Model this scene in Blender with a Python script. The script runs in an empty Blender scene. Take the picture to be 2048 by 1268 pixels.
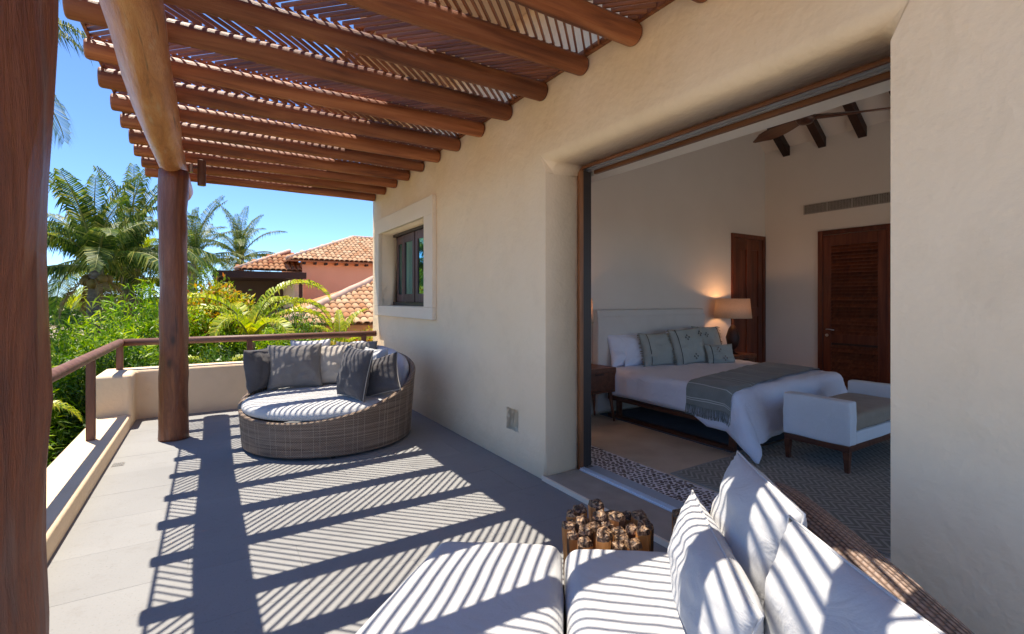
import bpy, bmesh, math, random
import numpy as np
from mathutils import Vector, Matrix, noise as mnoise
R = math.radians
random.seed(7)
rng = np.random.default_rng(7)
scene = bpy.context.scene
C = scene.collection

# ------------------------------------------------------------------ camera, sky, sun, exposure
cam_d = bpy.data.cameras.new('camera'); cam = bpy.data.objects.new('camera', cam_d); C.objects.link(cam)
cam.location = (0, 0, 1.5); cam.rotation_euler = (R(90), 0, -R(32.134))
cam_d.sensor_width = 36; cam_d.lens = 964.8 / 2048 * 36; cam_d.shift_y = -34 / 2048
cam_d.clip_start = 0.03; cam_d.clip_end = 3000
scene.camera = cam
world = bpy.data.worlds.new('World'); scene.world = world; world.use_nodes = True
wn = world.node_tree.nodes; wl = world.node_tree.links
bg = wn['Background']
sky = wn.new('ShaderNodeTexSky'); sky.sky_type = 'NISHITA'; sky.sun_disc = False
SUNV = Vector((-0.136, 0.287, 1.0)).normalized()
sky.sun_elevation = math.asin(SUNV.z); sky.sun_rotation = math.atan2(SUNV.x, SUNV.y)
sky.air_density = 0.55; sky.dust_density = 0.0; sky.ozone_density = 5.0; sky.altitude = 0
tint = wn.new('ShaderNodeMixRGB'); tint.blend_type = 'MULTIPLY'; tint.inputs[0].default_value = 1.0; tint.inputs[2].default_value = (0.80, 0.90, 0.98, 1)
wl.new(sky.outputs[0], tint.inputs[1]); wl.new(tint.outputs[0], bg.inputs[0]); bg.inputs[1].default_value = 0.112
sun_d = bpy.data.lights.new('sun', 'SUN'); sun = bpy.data.objects.new('sun', sun_d); C.objects.link(sun)
sun_d.energy = 3.05; sun_d.angle = R(0.35); sun_d.color = (1.0, 0.91, 0.77)
sun.rotation_euler = (-SUNV).to_track_quat('-Z', 'Y').to_euler(); sun.location = (0, 0, 20)
scene.view_settings.view_transform = 'Standard'; scene.view_settings.look = 'None'
scene.view_settings.exposure = 1.5; scene.view_settings.gamma = 1.0
scene.view_settings.use_curve_mapping = False
scene.cycles.max_bounces = 12; scene.cycles.diffuse_bounces = 8; scene.cycles.transparent_max_bounces = 12

# ------------------------------------------------------------------ helpers
def tag(o, label=None, cat=None, group=None, kind=None):
    if label: o['label'] = label
    if cat: o['category'] = cat
    if group: o['group'] = group
    if kind: o['kind'] = kind
    return o
def thing(name, label, cat, loc=(0, 0, 0), rz=0, group=None):
    o = bpy.data.objects.new(name, None); C.objects.link(o)
    o.location = loc; o.rotation_euler = (0, 0, rz); o.empty_display_size = 0.1
    return tag(o, label, cat, group)

class MB:
    def __init__(s): s.v = []; s.f = []; s.uv = {}
    def add(s, vs, fs, uvs=None):
        n = len(s.v); s.v += [tuple(p) for p in vs]
        for i, f in enumerate(fs):
            s.f.append(tuple(n + k for k in f))
            if uvs: s.uv[len(s.f) - 1] = uvs[i]
    def box(s, x0, x1, y0, y1, z0, z1):
        s.add([(x0,y0,z0),(x1,y0,z0),(x1,y1,z0),(x0,y1,z0),(x0,y0,z1),(x1,y0,z1),(x1,y1,z1),(x0,y1,z1)],
              [(0,3,2,1),(4,5,6,7),(0,1,5,4),(1,2,6,5),(2,3,7,6),(3,0,4,7)])
        return s
    def tube(s, pts, rad, n=12, caps=True, jitter=0, squash=1.0, seed=0):
        pts = [Vector(p) for p in pts]
        if not hasattr(rad, '__len__'): rad = [rad] * len(pts)
        vs = []; fs = []; up = None
        for i, p in enumerate(pts):
            t = (pts[min(i+1, len(pts)-1)] - pts[max(i-1, 0)]).normalized()
            if up is None: up = Vector((0,0,1)) if abs(t.z) < 0.9 else Vector((0,1,0))
            a = t.cross(up).normalized(); b = a.cross(t).normalized(); up = b
            for k in range(n):
                th = 2*math.pi*k/n; r = rad[i]
                if jitter: r *= 1 + jitter*mnoise.noise(Vector((math.cos(th)*1.3+seed*7.1, math.sin(th)*1.3, i*0.45+seed*3.3)))
                vs.append(p + a*math.cos(th)*r + b*math.sin(th)*r*squash)
        m = len(pts)
        for i in range(m-1):
            for k in range(n):
                fs.append((i*n+k, i*n+(k+1)%n, (i+1)*n+(k+1)%n, (i+1)*n+k))
        if caps:
            fs.append(tuple(reversed(range(n)))); fs.append(tuple((m-1)*n+k for k in range(n)))
        s.add(vs, [tuple(reversed(f)) for f in fs]); return s
    def prism(s, poly, z0, z1):
        n = len(poly)
        s.add([(x,y,z0) for x,y in poly] + [(x,y,z1) for x,y in poly],
              [tuple(reversed(range(n))), tuple(range(n, 2*n))] + [(i,(i+1)%n,n+(i+1)%n,n+i) for i in range(n)])
        return s
    def mesh(s, name, mat, smooth=False):
        me = bpy.data.meshes.new(name); me.from_pydata(s.v, [], s.f)
        if s.uv:
            l = me.uv_layers.new(name='UVMap')
            for p in me.polygons:
                if p.index in s.uv:
                    for k, li in enumerate(p.loop_indices): l.data[li].uv = s.uv[p.index][k]
        if mat: me.materials.append(mat)
        if smooth: me.polygons.foreach_set('use_smooth', [True]*len(me.polygons))
        me.update(); return me
    def build(s, name, mat, parent=None, smooth=False, bevel=0, seg=2, label=None, kind=None, autos=None, sub=0):
        o = bpy.data.objects.new(name, s.mesh(name, mat, smooth)); C.objects.link(o); o.parent = parent
        if bevel:
            b = o.modifiers.new('bevel', 'BEVEL'); b.width = bevel; b.segments = seg; b.limit_method = 'ANGLE'; b.angle_limit = R(35)
            if not smooth: b.harden_normals = False
        if sub:
            m = o.modifiers.new('sub', 'SUBSURF'); m.levels = sub; m.render_levels = sub
        if autos is not None or (bevel and smooth):
            w = o.modifiers.new('wn', 'WEIGHTED_NORMAL'); w.keep_sharp = True
        if label: o['label'] = label
        if kind: o['kind'] = kind
        return o
def mesh_obj(name, me, parent=None, loc=None, rz=None):
    o = bpy.data.objects.new(name, me); C.objects.link(o); o.parent = parent
    if loc is not None: o.location = loc
    if rz is not None: o.rotation_euler = rz if hasattr(rz, '__len__') else (0, 0, rz)
    return o
def np_mesh(name, V, F, mat, smooth=False):
    me = bpy.data.meshes.new(name)
    V = np.asarray(V, dtype=np.float32); F = np.asarray(F, dtype=np.int32); k = F.shape[1]
    me.vertices.add(len(V)); me.vertices.foreach_set('co', V.ravel())
    me.loops.add(F.size); me.loops.foreach_set('vertex_index', F.ravel())
    me.polygons.add(len(F)); me.polygons.foreach_set('loop_start', np.arange(0, F.size, k, dtype=np.int32))
    if smooth: me.polygons.foreach_set('use_smooth', [True]*len(F))
    me.materials.append(mat); me.update(calc_edges=True); return me

# ------------------------------------------------------------------ materials
def mat_new(name):
    m = bpy.data.materials.new(name); m.use_nodes = True
    nt = m.node_tree; p = nt.nodes['Principled BSDF']; return m, nt, p
def N(nt, t, **k):
    n = nt.nodes.new(t)
    for a, b in k.items(): setattr(n, a, b)
    return n
def ramp(nt, stops):
    r = N(nt, 'ShaderNodeValToRGB'); e = r.color_ramp.elements
    while len(e) < len(stops): e.new(0.5)
    for i, (p, c) in enumerate(stops): e[i].position = p; e[i].color = (*c, 1)
    return r
def noisy(name, stops, scale=4, vec=(1,1,1), rough=0.7, bump=0.2, bscale=60, detail=6, spec=0.3, coord='Object', bdist=0.01, dist=0.0, rot=(0,0,0), sheen=0, bvec=None):
    m, nt, p = mat_new(name); L = nt.links
    tc = N(nt, 'ShaderNodeTexCoord'); mp = N(nt, 'ShaderNodeMapping'); mp.inputs['Scale'].default_value = vec; mp.inputs['Rotation'].default_value = rot
    L.new(tc.outputs[coord], mp.inputs[0])
    n1 = N(nt, 'ShaderNodeTexNoise'); n1.inputs['Scale'].default_value = scale; n1.inputs['Detail'].default_value = detail; n1.inputs['Distortion'].default_value = dist
    L.new(mp.outputs[0], n1.inputs['Vector'])
    r = ramp(nt, stops); L.new(n1.outputs[0], r.inputs[0]); L.new(r.outputs[0], p.inputs['Base Color'])
    p.inputs['Roughness'].default_value = rough; p.inputs['Specular IOR Level'].default_value = spec
    if sheen: p.inputs['Sheen Weight'].default_value = sheen
    if bump:
        n2 = N(nt, 'ShaderNodeTexNoise'); n2.inputs['Scale'].default_value = bscale; n2.inputs['Detail'].default_value = 4
        if bvec:
            mp2 = N(nt, 'ShaderNodeMapping'); mp2.inputs['Scale'].default_value = bvec; L.new(tc.outputs[coord], mp2.inputs[0]); L.new(mp2.outputs[0], n2.inputs['Vector'])
        else: L.new(mp.outputs[0], n2.inputs['Vector'])
        b = N(nt, 'ShaderNodeBump'); b.inputs['Strength'].default_value = bump; b.inputs['Distance'].default_value = bdist
        L.new(n2.outputs[0], b.inputs['Height']); L.new(b.outputs[0], p.inputs['Normal'])
    return m
def plain(name, col, rough=0.5, metal=0, spec=0.4):
    m, nt, p = mat_new(name); p.inputs['Base Color'].default_value = (*col, 1); p.inputs['Roughness'].default_value = rough
    p.inputs['Metallic'].default_value = metal; p.inputs['Specular IOR Level'].default_value = spec; return m

M = {}
def trowelled(m):
    nt = m.node_tree; L = nt.links; p = nt.nodes['Principled BSDF']; b0 = p.inputs['Normal'].links[0].from_node
    tc = N(nt, 'ShaderNodeNewGeometry'); n = N(nt, 'ShaderNodeTexNoise'); n.inputs['Scale'].default_value = 3.2; n.inputs['Detail'].default_value = 3; n.inputs['Distortion'].default_value = 0.8; L.new(tc.outputs['Position'], n.inputs['Vector'])
    b = N(nt, 'ShaderNodeBump'); b.inputs['Strength'].default_value = 0.45; b.inputs['Distance'].default_value = 0.03; L.new(n.outputs[0], b.inputs['Height']); L.new(b.outputs[0], b0.inputs['Normal'])
    # faint weather stains and scuffs
    s1 = N(nt, 'ShaderNodeTexNoise'); s1.inputs['Scale'].default_value = 2.3; s1.inputs['Detail'].default_value = 12; s1.inputs['Roughness'].default_value = 0.72; L.new(tc.outputs['Position'], s1.inputs['Vector'])
    r = ramp(nt, [(0.36, (0.955, 0.95, 0.94)), (0.5, (1, 1, 1))]); L.new(s1.outputs[0], r.inputs[0])
    mx = N(nt, 'ShaderNodeMixRGB', blend_type='MULTIPLY'); mx.inputs[0].default_value = 1.0; L.new(p.inputs['Base Color'].links[0].from_socket, mx.inputs[1]); L.new(r.outputs[0], mx.inputs[2]); L.new(mx.outputs[0], p.inputs['Base Color'])
    return m
M['plaster'] = noisy('plaster', [(0.3, (0.88, 0.68, 0.45)), (0.7, (0.91, 0.72, 0.495))], scale=1.3, rough=0.85, bump=0.35, bscale=26, spec=0.15, bdist=0.012)
M['plaster'] = trowelled(M['plaster'])
M['plaster_trim'] = noisy('plaster_trim', [(0.3, (0.84, 0.70, 0.53)), (0.7, (0.87, 0.74, 0.57))], scale=2, rough=0.85, bump=0.2, bscale=40, spec=0.15)
M['parapet'] = noisy('parapet_plaster', [(0.3, (0.84, 0.64, 0.43)), (0.7, (0.88, 0.68, 0.47))], scale=2, rough=0.85, bump=0.3, bscale=30, spec=0.15)
M['parapet'] = trowelled(M['parapet'])
M['plaster_in'] = noisy('plaster_interior', [(0.3, (0.76, 0.70, 0.62)), (0.7, (0.80, 0.74, 0.66))], scale=1.5, rough=0.9, bump=0.1, bscale=40, spec=0.1)
M['floor'] = noisy('terrace_concrete', [(0.25, (0.40, 0.385, 0.365)), (0.5, (0.47, 0.455, 0.435)), (0.75, (0.50, 0.49, 0.47))], scale=2.2, detail=10, rough=0.8, bump=0.25, bscale=45, spec=0.2, coord='Generated')
def slab_mat():
    m, nt, p = mat_new('terrace_slab'); L = nt.links
    g = N(nt, 'ShaderNodeNewGeometry')
    a = N(nt, 'ShaderNodeTexNoise'); a.inputs['Scale'].default_value = 1.1; a.inputs['Detail'].default_value = 10; L.new(g.outputs['Position'], a.inputs['Vector'])
    r = ramp(nt, [(0.3, (0.265, 0.262, 0.258)), (0.55, (0.290, 0.288, 0.284)), (0.75, (0.308, 0.306, 0.302))]); L.new(a.outputs[0], r.inputs[0])
    v = N(nt, 'ShaderNodeTexNoise'); v.inputs['Scale'].default_value = 7; v.inputs['Detail'].default_value = 12; v.inputs['Roughness'].default_value = 0.75; L.new(g.outputs['Position'], v.inputs['Vector'])
    r2 = ramp(nt, [(0.34, (0.90, 0.88, 0.86)), (0.46, (1, 1, 1))]); L.new(v.outputs[0], r2.inputs[0])
    mx = N(nt, 'ShaderNodeMixRGB', blend_type='MULTIPLY'); mx.inputs[0].default_value = 0.8; L.new(r.outputs[0], mx.inputs[1]); L.new(r2.outputs[0], mx.inputs[2])
    oi = N(nt, 'ShaderNodeObjectInfo'); mr = N(nt, 'ShaderNodeMapRange'); mr.inputs[3].default_value = 0.955; mr.inputs[4].default_value = 1.035; L.new(oi.outputs['Random'], mr.inputs[0])
    hs = N(nt, 'ShaderNodeHueSaturation'); L.new(mr.outputs[0], hs.inputs['Value']); L.new(mx.outputs[0], hs.inputs['Color'])
    # fine pits and a few dry water marks
    vo = N(nt, 'ShaderNodeTexNoise'); vo.inputs['Scale'].default_value = 85; vo.inputs['Detail'].default_value = 3; L.new(g.outputs['Position'], vo.inputs['Vector'])
    r4 = ramp(nt, [(0.30, (0.80, 0.79, 0.77)), (0.40, (1, 1, 1))]); L.new(vo.outputs[0], r4.inputs[0])
    m4 = N(nt, 'ShaderNodeMixRGB', blend_type='MULTIPLY'); m4.inputs[0].default_value = 0.8; L.new(hs.outputs[0], m4.inputs[1]); L.new(r4.outputs[0], m4.inputs[2])
    L.new(m4.outputs[0], p.inputs['Base Color']); p.inputs['Roughness'].default_value = 0.75; p.inputs['Specular IOR Level'].default_value = 0.25
    n2 = N(nt, 'ShaderNodeTexNoise'); n2.inputs['Scale'].default_value = 60; n2.inputs['Detail'].default_value = 5; L.new(g.outputs['Position'], n2.inputs['Vector'])
    b = N(nt, 'ShaderNodeBump'); b.inputs['Strength'].default_value = 0.25; b.inputs['Distance'].default_value = 0.005
    L.new(n2.outputs[0], b.inputs['Height']); L.new(b.outputs[0], p.inputs['Normal']); return m
M['slab'] = slab_mat()
M['grout'] = plain('grout', (0.27, 0.265, 0.255), 0.9)
M['bounce_paving'] = noisy('bounce_paving', [(0.3, (0.66, 0.62, 0.55)), (0.7, (0.72, 0.68, 0.61))], scale=2, rough=0.9, bump=0.1)  # kept pale so the added rear floors throw back more sunlight
M['threshold'] = noisy('threshold_stone', [(0.3, (0.36, 0.31, 0.25)), (0.7, (0.46, 0.40, 0.33))], scale=5, rough=0.7, bump=0.2, bscale=70, detail=10, coord='Object')
M['floor_in'] = noisy('interior_stone', [(0.25, (0.50, 0.38, 0.26)), (0.5, (0.62, 0.49, 0.35)), (0.8, (0.70, 0.58, 0.44))], scale=3, rough=0.45, bump=0.08, bscale=60, detail=10, coord='Object')
def wood(name, dark, mid, light, along='X', sc=3, rough=0.45, bump=0.35, spec=0.4):
    v = {'X': (0.8, 10, 10), 'Y': (10, 0.8, 10), 'Z': (10, 10, 0.8)}[along]
    bv = {'X': (1.5, 30, 30), 'Y': (30, 1.5, 30), 'Z': (30, 30, 1.5)}[along]
    m = noisy(name, [(0.28, dark), (0.5, mid), (0.75, light)], scale=sc, vec=v, rough=rough, bump=bump, bscale=4, detail=9, spec=spec, bdist=0.008, dist=0.6, bvec=bv)
    nt = m.node_tree; p = nt.nodes['Principled BSDF']; src = p.inputs['Base Color'].links[0].from_socket     # every piece a little lighter or darker
    oi = N(nt, 'ShaderNodeObjectInfo'); mr = N(nt, 'ShaderNodeMapRange'); mr.inputs[3].default_value = 0.74; mr.inputs[4].default_value = 1.22; nt.links.new(oi.outputs['Random'], mr.inputs[0])
    hs = N(nt, 'ShaderNodeHueSaturation'); nt.links.new(mr.outputs[0], hs.inputs['Value']); nt.links.new(src, hs.inputs['Color']); nt.links.new(hs.outputs[0], p.inputs['Base Color'])
    tc = N(nt, 'ShaderNodeTexCoord'); mp = N(nt, 'ShaderNodeVectorMath', operation='ADD'); nt.links.new(oi.outputs['Random'], mp.inputs[1]); mpn = nt.nodes['Mapping']; nt.links.new(tc.outputs['Object'], mp.inputs[0]); nt.links.new(mp.outputs[0], mpn.inputs[0])
    return m
M['rafter'] = wood('rafter_wood', (0.11, 0.030, 0.012), (0.28, 0.090, 0.032), (0.42, 0.165, 0.062), 'X', 1.6, 0.5, 0.6)
M['slat'] = wood('slat_wood', (0.20, 0.07, 0.032), (0.28, 0.105, 0.045), (0.38, 0.16, 0.075), 'X', 2.0, 0.4)
M['rail'] = wood('rail_wood', (0.17, 0.075, 0.05), (0.24, 0.11, 0.075), (0.34, 0.18, 0.13), 'X', 2.0, 0.5, 0.2)
M['interior_wood'] = wood('mahogany', (0.075, 0.017, 0.008), (0.13, 0.030, 0.012), (0.19, 0.050, 0.02), 'Z', 2.0, 0.35, 0.15)
M['walnut'] = wood('walnut', (0.11, 0.04, 0.02), (0.17, 0.065, 0.032), (0.23, 0.09, 0.045), 'Y', 2.0, 0.4, 0.1)
M['dark_wood'] = wood('dark_beam_wood', (0.02, 0.008, 0.006), (0.035, 0.014, 0.01), (0.05, 0.02, 0.012), 'X', 2.0, 0.5, 0.1)
M['black_frame'] = plain('dark_anodised_frame', (0.035, 0.025, 0.022), 0.4)
M['bronze'] = plain('bronze_fixture', (0.12, 0.05, 0.032), 0.4, 0.0)
M['alu'] = noisy('aluminium', [(0.3, (0.55, 0.56, 0.58)), (0.7, (0.68, 0.69, 0.7))], scale=3, vec=(40,1,40), rough=0.32, bump=0)
M['alu'].node_tree.nodes['Principled BSDF'].inputs['Metallic'].default_value = 0.8
M['white_track'] = plain('track_cover', (0.80, 0.78, 0.74), 0.5)
M['steel'] = plain('brushed_steel', (0.6, 0.6, 0.6), 0.3, 1.0)
def log_mat(name, stops, weather, wz0, wz1, axis_vec, crack=1.0):
    # reddish log, pale worn wood low down on the log (wear with a shape of its own)
    m, nt, p = mat_new(name); L = nt.links
    tc = N(nt, 'ShaderNodeTexCoord'); mp = N(nt, 'ShaderNodeMapping'); mp.inputs['Scale'].default_value = axis_vec; L.new(tc.outputs['Object'], mp.inputs[0])
    n1 = N(nt, 'ShaderNodeTexNoise'); n1.inputs['Scale'].default_value = 1.6; n1.inputs['Detail'].default_value = 14; n1.inputs['Roughness'].default_value = 0.78; n1.inputs['Distortion'].default_value = 1.0; L.new(mp.outputs[0], n1.inputs['Vector'])
    r = ramp(nt, stops); L.new(n1.outputs[0], r.inputs[0])
    n3 = N(nt, 'ShaderNodeTexNoise'); n3.inputs['Scale'].default_value = 2.6; n3.inputs['Detail'].default_value = 8; L.new(mp.outputs[0], n3.inputs['Vector'])
    sp = N(nt, 'ShaderNodeSeparateXYZ'); L.new(tc.outputs['Object'], sp.inputs[0])
    mr = N(nt, 'ShaderNodeMapRange'); mr.inputs[1].default_value = wz0; mr.inputs[2].default_value = wz1; mr.inputs[3].default_value = 0.42; mr.inputs[4].default_value = 0.0; L.new(sp.outputs['Z'], mr.inputs[0])
    ad = N(nt, 'ShaderNodeMath', operation='ADD'); L.new(n3.outputs[0], ad.inputs[0]); L.new(mr.outputs[0], ad.inputs[1])
    r3 = ramp(nt, [(0.62, (0,0,0)), (0.80, (1,1,1))]); L.new(ad.outputs[0], r3.inputs[0])
    mx = N(nt, 'ShaderNodeMixRGB'); mx.inputs[2].default_value = (*weather, 1); L.new(r3.outputs[0], mx.inputs[0]); L.new(r.outputs[0], mx.inputs[1])
    mpc = N(nt, 'ShaderNodeMapping'); mpc.inputs['Scale'].default_value = tuple(a*4.5 if a > 3 else a*1.3 for a in axis_vec); L.new(tc.outputs['Object'], mpc.inputs[0])
    nc = N(nt, 'ShaderNodeTexNoise'); nc.inputs['Scale'].default_value = 1.0; nc.inputs['Detail'].default_value = 4; nc.inputs['Distortion'].default_value = 0.4; L.new(mpc.outputs[0], nc.inputs['Vector'])
    rc = ramp(nt, [(0.30, (0.22, 0.18, 0.16)), (0.37, (1, 1, 1))]); L.new(nc.outputs[0], rc.inputs[0])      # drying cracks
    mpk = N(nt, 'ShaderNodeMapping'); mpk.inputs['Scale'].default_value = tuple(5.0 if a > 3 else 2.4 for a in axis_vec); L.new(tc.outputs['Object'], mpk.inputs[0])
    vk = N(nt, 'ShaderNodeTexVoronoi'); vk.inputs['Scale'].default_value = 0.9; L.new(mpk.outputs[0], vk.inputs['Vector'])
    rk = ramp(nt, [(0.06, (0.22, 0.17, 0.14)), (0.13, (0.75, 0.7, 0.66)), (0.19, (1, 1, 1))]); L.new(vk.outputs['Distance'], rk.inputs[0])   # knots
    m1 = N(nt, 'ShaderNodeMixRGB', blend_type='MULTIPLY'); m1.inputs[0].default_value = 0.85; L.new(mx.outputs[0], m1.inputs[1]); L.new(rc.outputs[0], m1.inputs[2])
    m2 = N(nt, 'ShaderNodeMixRGB', blend_type='MULTIPLY'); m2.inputs[0].default_value = 0.9; L.new(m1.outputs[0], m2.inputs[1]); L.new(rk.outputs[0], m2.inputs[2])
    L.new(m2.outputs[0], p.inputs['Base Color']); p.inputs['Roughness'].default_value = 0.34; p.inputs['Specular IOR Level'].default_value = 0.5
    mp2 = N(nt, 'ShaderNodeMapping'); mp2.inputs['Scale'].default_value = tuple(3*a for a in axis_vec); L.new(tc.outputs['Object'], mp2.inputs[0])
    n2 = N(nt, 'ShaderNodeTexNoise'); n2.inputs['Scale'].default_value = 2; n2.inputs['Detail'].default_value = 10; n2.inputs['Roughness'].default_value = 0.7; L.new(mp2.outputs[0], n2.inputs['Vector'])
    b = N(nt, 'ShaderNodeBump'); b.inputs['Strength'].default_value = crack; b.inputs['Distance'].default_value = 0.02
    L.new(n2.outputs[0], b.inputs['Height']); L.new(b.outputs[0], p.inputs['Normal']); return m
M['post'] = log_mat('post_log', [(0.30, (0.10, 0.025, 0.010)), (0.5, (0.26, 0.07, 0.02)), (0.72, (0.42, 0.14, 0.04))], (0.24, 0.15, 0.12), 0.1, 1.25, (7, 7, 0.7))
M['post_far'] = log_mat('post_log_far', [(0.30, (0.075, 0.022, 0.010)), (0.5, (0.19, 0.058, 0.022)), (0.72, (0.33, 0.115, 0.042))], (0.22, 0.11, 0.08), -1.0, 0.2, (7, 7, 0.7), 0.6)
M['beam'] = log_mat('beam_log', [(0.30, (0.27, 0.085, 0.026)), (0.5, (0.50, 0.20, 0.068)), (0.72, (0.66, 0.37, 0.17))], (0.55, 0.40, 0.27), -9, -8, (6, 0.9, 6), 0.7)

def fabric(name, col, col2, scale=220, rough=0.95, bump=0.25):
    m, nt, p = mat_new(name); L = nt.links
    tc = N(nt, 'ShaderNodeTexCoord')
    n = N(nt, 'ShaderNodeTexNoise'); n.inputs['Scale'].default_value = 5; n.inputs['Detail'].default_value = 8; L.new(tc.outputs['Object'], n.inputs['Vector'])
    n2 = N(nt, 'ShaderNodeTexNoise'); n2.inputs['Scale'].default_value = scale; n2.inputs['Detail'].default_value = 2; L.new(tc.outputs['Object'], n2.inputs['Vector'])
    ad = N(nt, 'ShaderNodeMixRGB'); ad.inputs[0].default_value = 0.5; L.new(n.outputs[0], ad.inputs[1]); L.new(n2.outputs[0], ad.inputs[2])
    r = ramp(nt, [(0.35, col), (0.65, col2)]); L.new(ad.outputs[0], r.inputs[0]); L.new(r.outputs[0], p.inputs['Base Color'])
    p.inputs['Roughness'].default_value = rough; p.inputs['Specular IOR Level'].default_value = 0.1; p.inputs['Sheen Weight'].default_value = 0.15
    n3 = N(nt, 'ShaderNodeTexNoise'); n3.inputs['Scale'].default_value = 9; n3.inputs['Detail'].default_value = 3; n3.inputs['Distortion'].default_value = 1.5; L.new(tc.outputs['Object'], n3.inputs['Vector'])
    ad2 = N(nt, 'ShaderNodeMath', operation='MULTIPLY_ADD'); ad2.inputs[1].default_value = 0.05; L.new(n2.outputs[0], ad2.inputs[0]); L.new(n3.outputs[0], ad2.inputs[2])
    b = N(nt, 'ShaderNodeBump'); b.inputs['Strength'].default_value = bump; b.inputs['Distance'].default_value = 0.02
    L.new(ad2.outputs[0], b.inputs['Height']); L.new(b.outputs[0], p.inputs['Normal']); return m
M['white_canvas'] = fabric('white_canvas', (0.50, 0.50, 0.505), (0.55, 0.55, 0.55), bump=0.4)
M['bench_linen'] = fabric('bench_linen', (0.74, 0.77, 0.80), (0.80, 0.83, 0.86))
M['taupe'] = fabric('taupe_linen', (0.30, 0.26, 0.20), (0.38, 0.33, 0.26))
M['duvet'] = fabric('white_duvet', (0.78, 0.79, 0.88), (0.83, 0.84, 0.92), bump=0.5)
M['headboard'] = fabric('headboard_linen', (0.66, 0.62, 0.56), (0.72, 0.68, 0.62))
M['charcoal'] = fabric('charcoal_fabric', (0.070, 0.066, 0.070), (0.115, 0.11, 0.115))
M['grey'] = fabric('grey_fabric', (0.165, 0.155, 0.15), (0.25, 0.235, 0.225))
M['cream'] = fabric('cream_fabric', (0.42, 0.38, 0.33), (0.52, 0.47, 0.41))
M['pale'] = fabric('pale_back_fabric', (0.56, 0.56, 0.60), (0.66, 0.66, 0.70))
M['sage'] = fabric('sage_linen', (0.38, 0.40, 0.36), (0.46, 0.48, 0.43))
M['black_embroidery'] = plain('black_embroidery', (0.02, 0.025, 0.03), 0.9)
M['rust_embroidery'] = plain('rust_embroidery', (0.20, 0.12, 0.10), 0.9)
M['trim_stitch'] = plain('dark_stitched_trim', (0.07, 0.075, 0.07), 0.9)
M['throw'] = fabric('grey_throw', (0.21, 0.22, 0.20), (0.30, 0.31, 0.285), bump=0.3)
M['throw_white'] = plain('throw_white_stripe', (0.6, 0.6, 0.56), 0.9)
M['shade'] = fabric('lamp_shade_linen', (0.42, 0.35, 0.26), (0.52, 0.44, 0.34))
_p = M['shade'].node_tree.nodes['Principled BSDF']; _p.inputs['Transmission Weight'].default_value = 0.0

def wicker(name, c_dark, c_mid, c_light, su=42, sv=90):
    # UV: u along the weave (m), v height (m); over-under weave with fine ribs
    m, nt, p = mat_new(name); L = nt.links
    uv = N(nt, 'ShaderNodeUVMap'); sp = N(nt, 'ShaderNodeSeparateXYZ'); L.new(uv.outputs[0], sp.inputs[0])
    def mth(op, a, b=None, c=None):
        n = N(nt, 'ShaderNodeMath', operation=op)
        for i, q in enumerate((a, b, c)):
            if q is None: continue
            if isinstance(q, (int, float)): n.inputs[i].default_value = q
            else: L.new(q, n.inputs[i])
        return n.outputs[0]
    row = mth('MULTIPLY', sp.outputs[1], sv); rowf = mth('FLOOR', row)
    par = mth('MULTIPLY', mth('MODULO', rowf, 2.0), 0.5)
    col = mth('ADD', mth('MULTIPLY', sp.outputs[0], su), par)
    fr = mth('SUBTRACT', mth('FRACT', row), 0.5); fc = mth('SUBTRACT', mth('FRACT', col), 0.5)
    hr = mth('SUBTRACT', 1.0, mth('MULTIPLY', mth('MULTIPLY', fr, fr), 4.0))
    hc = mth('SUBTRACT', 1.0, mth('MULTIPLY', mth('MULTIPLY', fc, fc), 4.0))
    h = mth('MULTIPLY', hr, mth('MULTIPLY_ADD', hc, 0.75, 0.25))
    n = N(nt, 'ShaderNodeTexNoise'); n.inputs['Scale'].default_value = 1.0; n.inputs['Detail'].default_value = 3
    cv = N(nt, 'ShaderNodeCombineXYZ'); L.new(mth('MULTIPLY', sp.outputs[0], 1.2), cv.inputs[0]); L.new(mth('MULTIPLY', rowf, 0.73), cv.inputs[1]); L.new(cv.outputs[0], n.inputs['Vector'])
    v = mth('ADD', mth('MULTIPLY', h, 0.50), mth('MULTIPLY_ADD', n.outputs[0], 1.15, -0.18))
    r = ramp(nt, [(0.28, c_dark), (0.62, c_mid), (0.98, c_light)]); L.new(v, r.inputs[0]); L.new(r.outputs[0], p.inputs['Base Color'])
    p.inputs['Roughness'].default_value = 0.5; p.inputs['Specular IOR Level'].default_value = 0.35
    b = N(nt, 'ShaderNodeBump'); b.inputs['Strength'].default_value = 0.9; b.inputs['Distance'].default_value = 0.006
    L.new(h, b.inputs['Height']); L.new(b.outputs[0], p.inputs['Normal']); return m
M['wicker'] = wicker('wicker_brown', (0.06, 0.038, 0.026), (0.24, 0.162, 0.113), (0.45, 0.34, 0.25))
M['wicker_sofa'] = wicker('wicker_sofa', (0.05, 0.03, 0.025), (0.26, 0.18, 0.14), (0.42, 0.31, 0.25), su=34, sv=70)
M['strand'] = plain('pale_rattan_strand', (0.62, 0.50, 0.38), 0.6)
M['foot_black'] = plain('black_plastic_glide', (0.015, 0.015, 0.015), 0.5)

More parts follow.
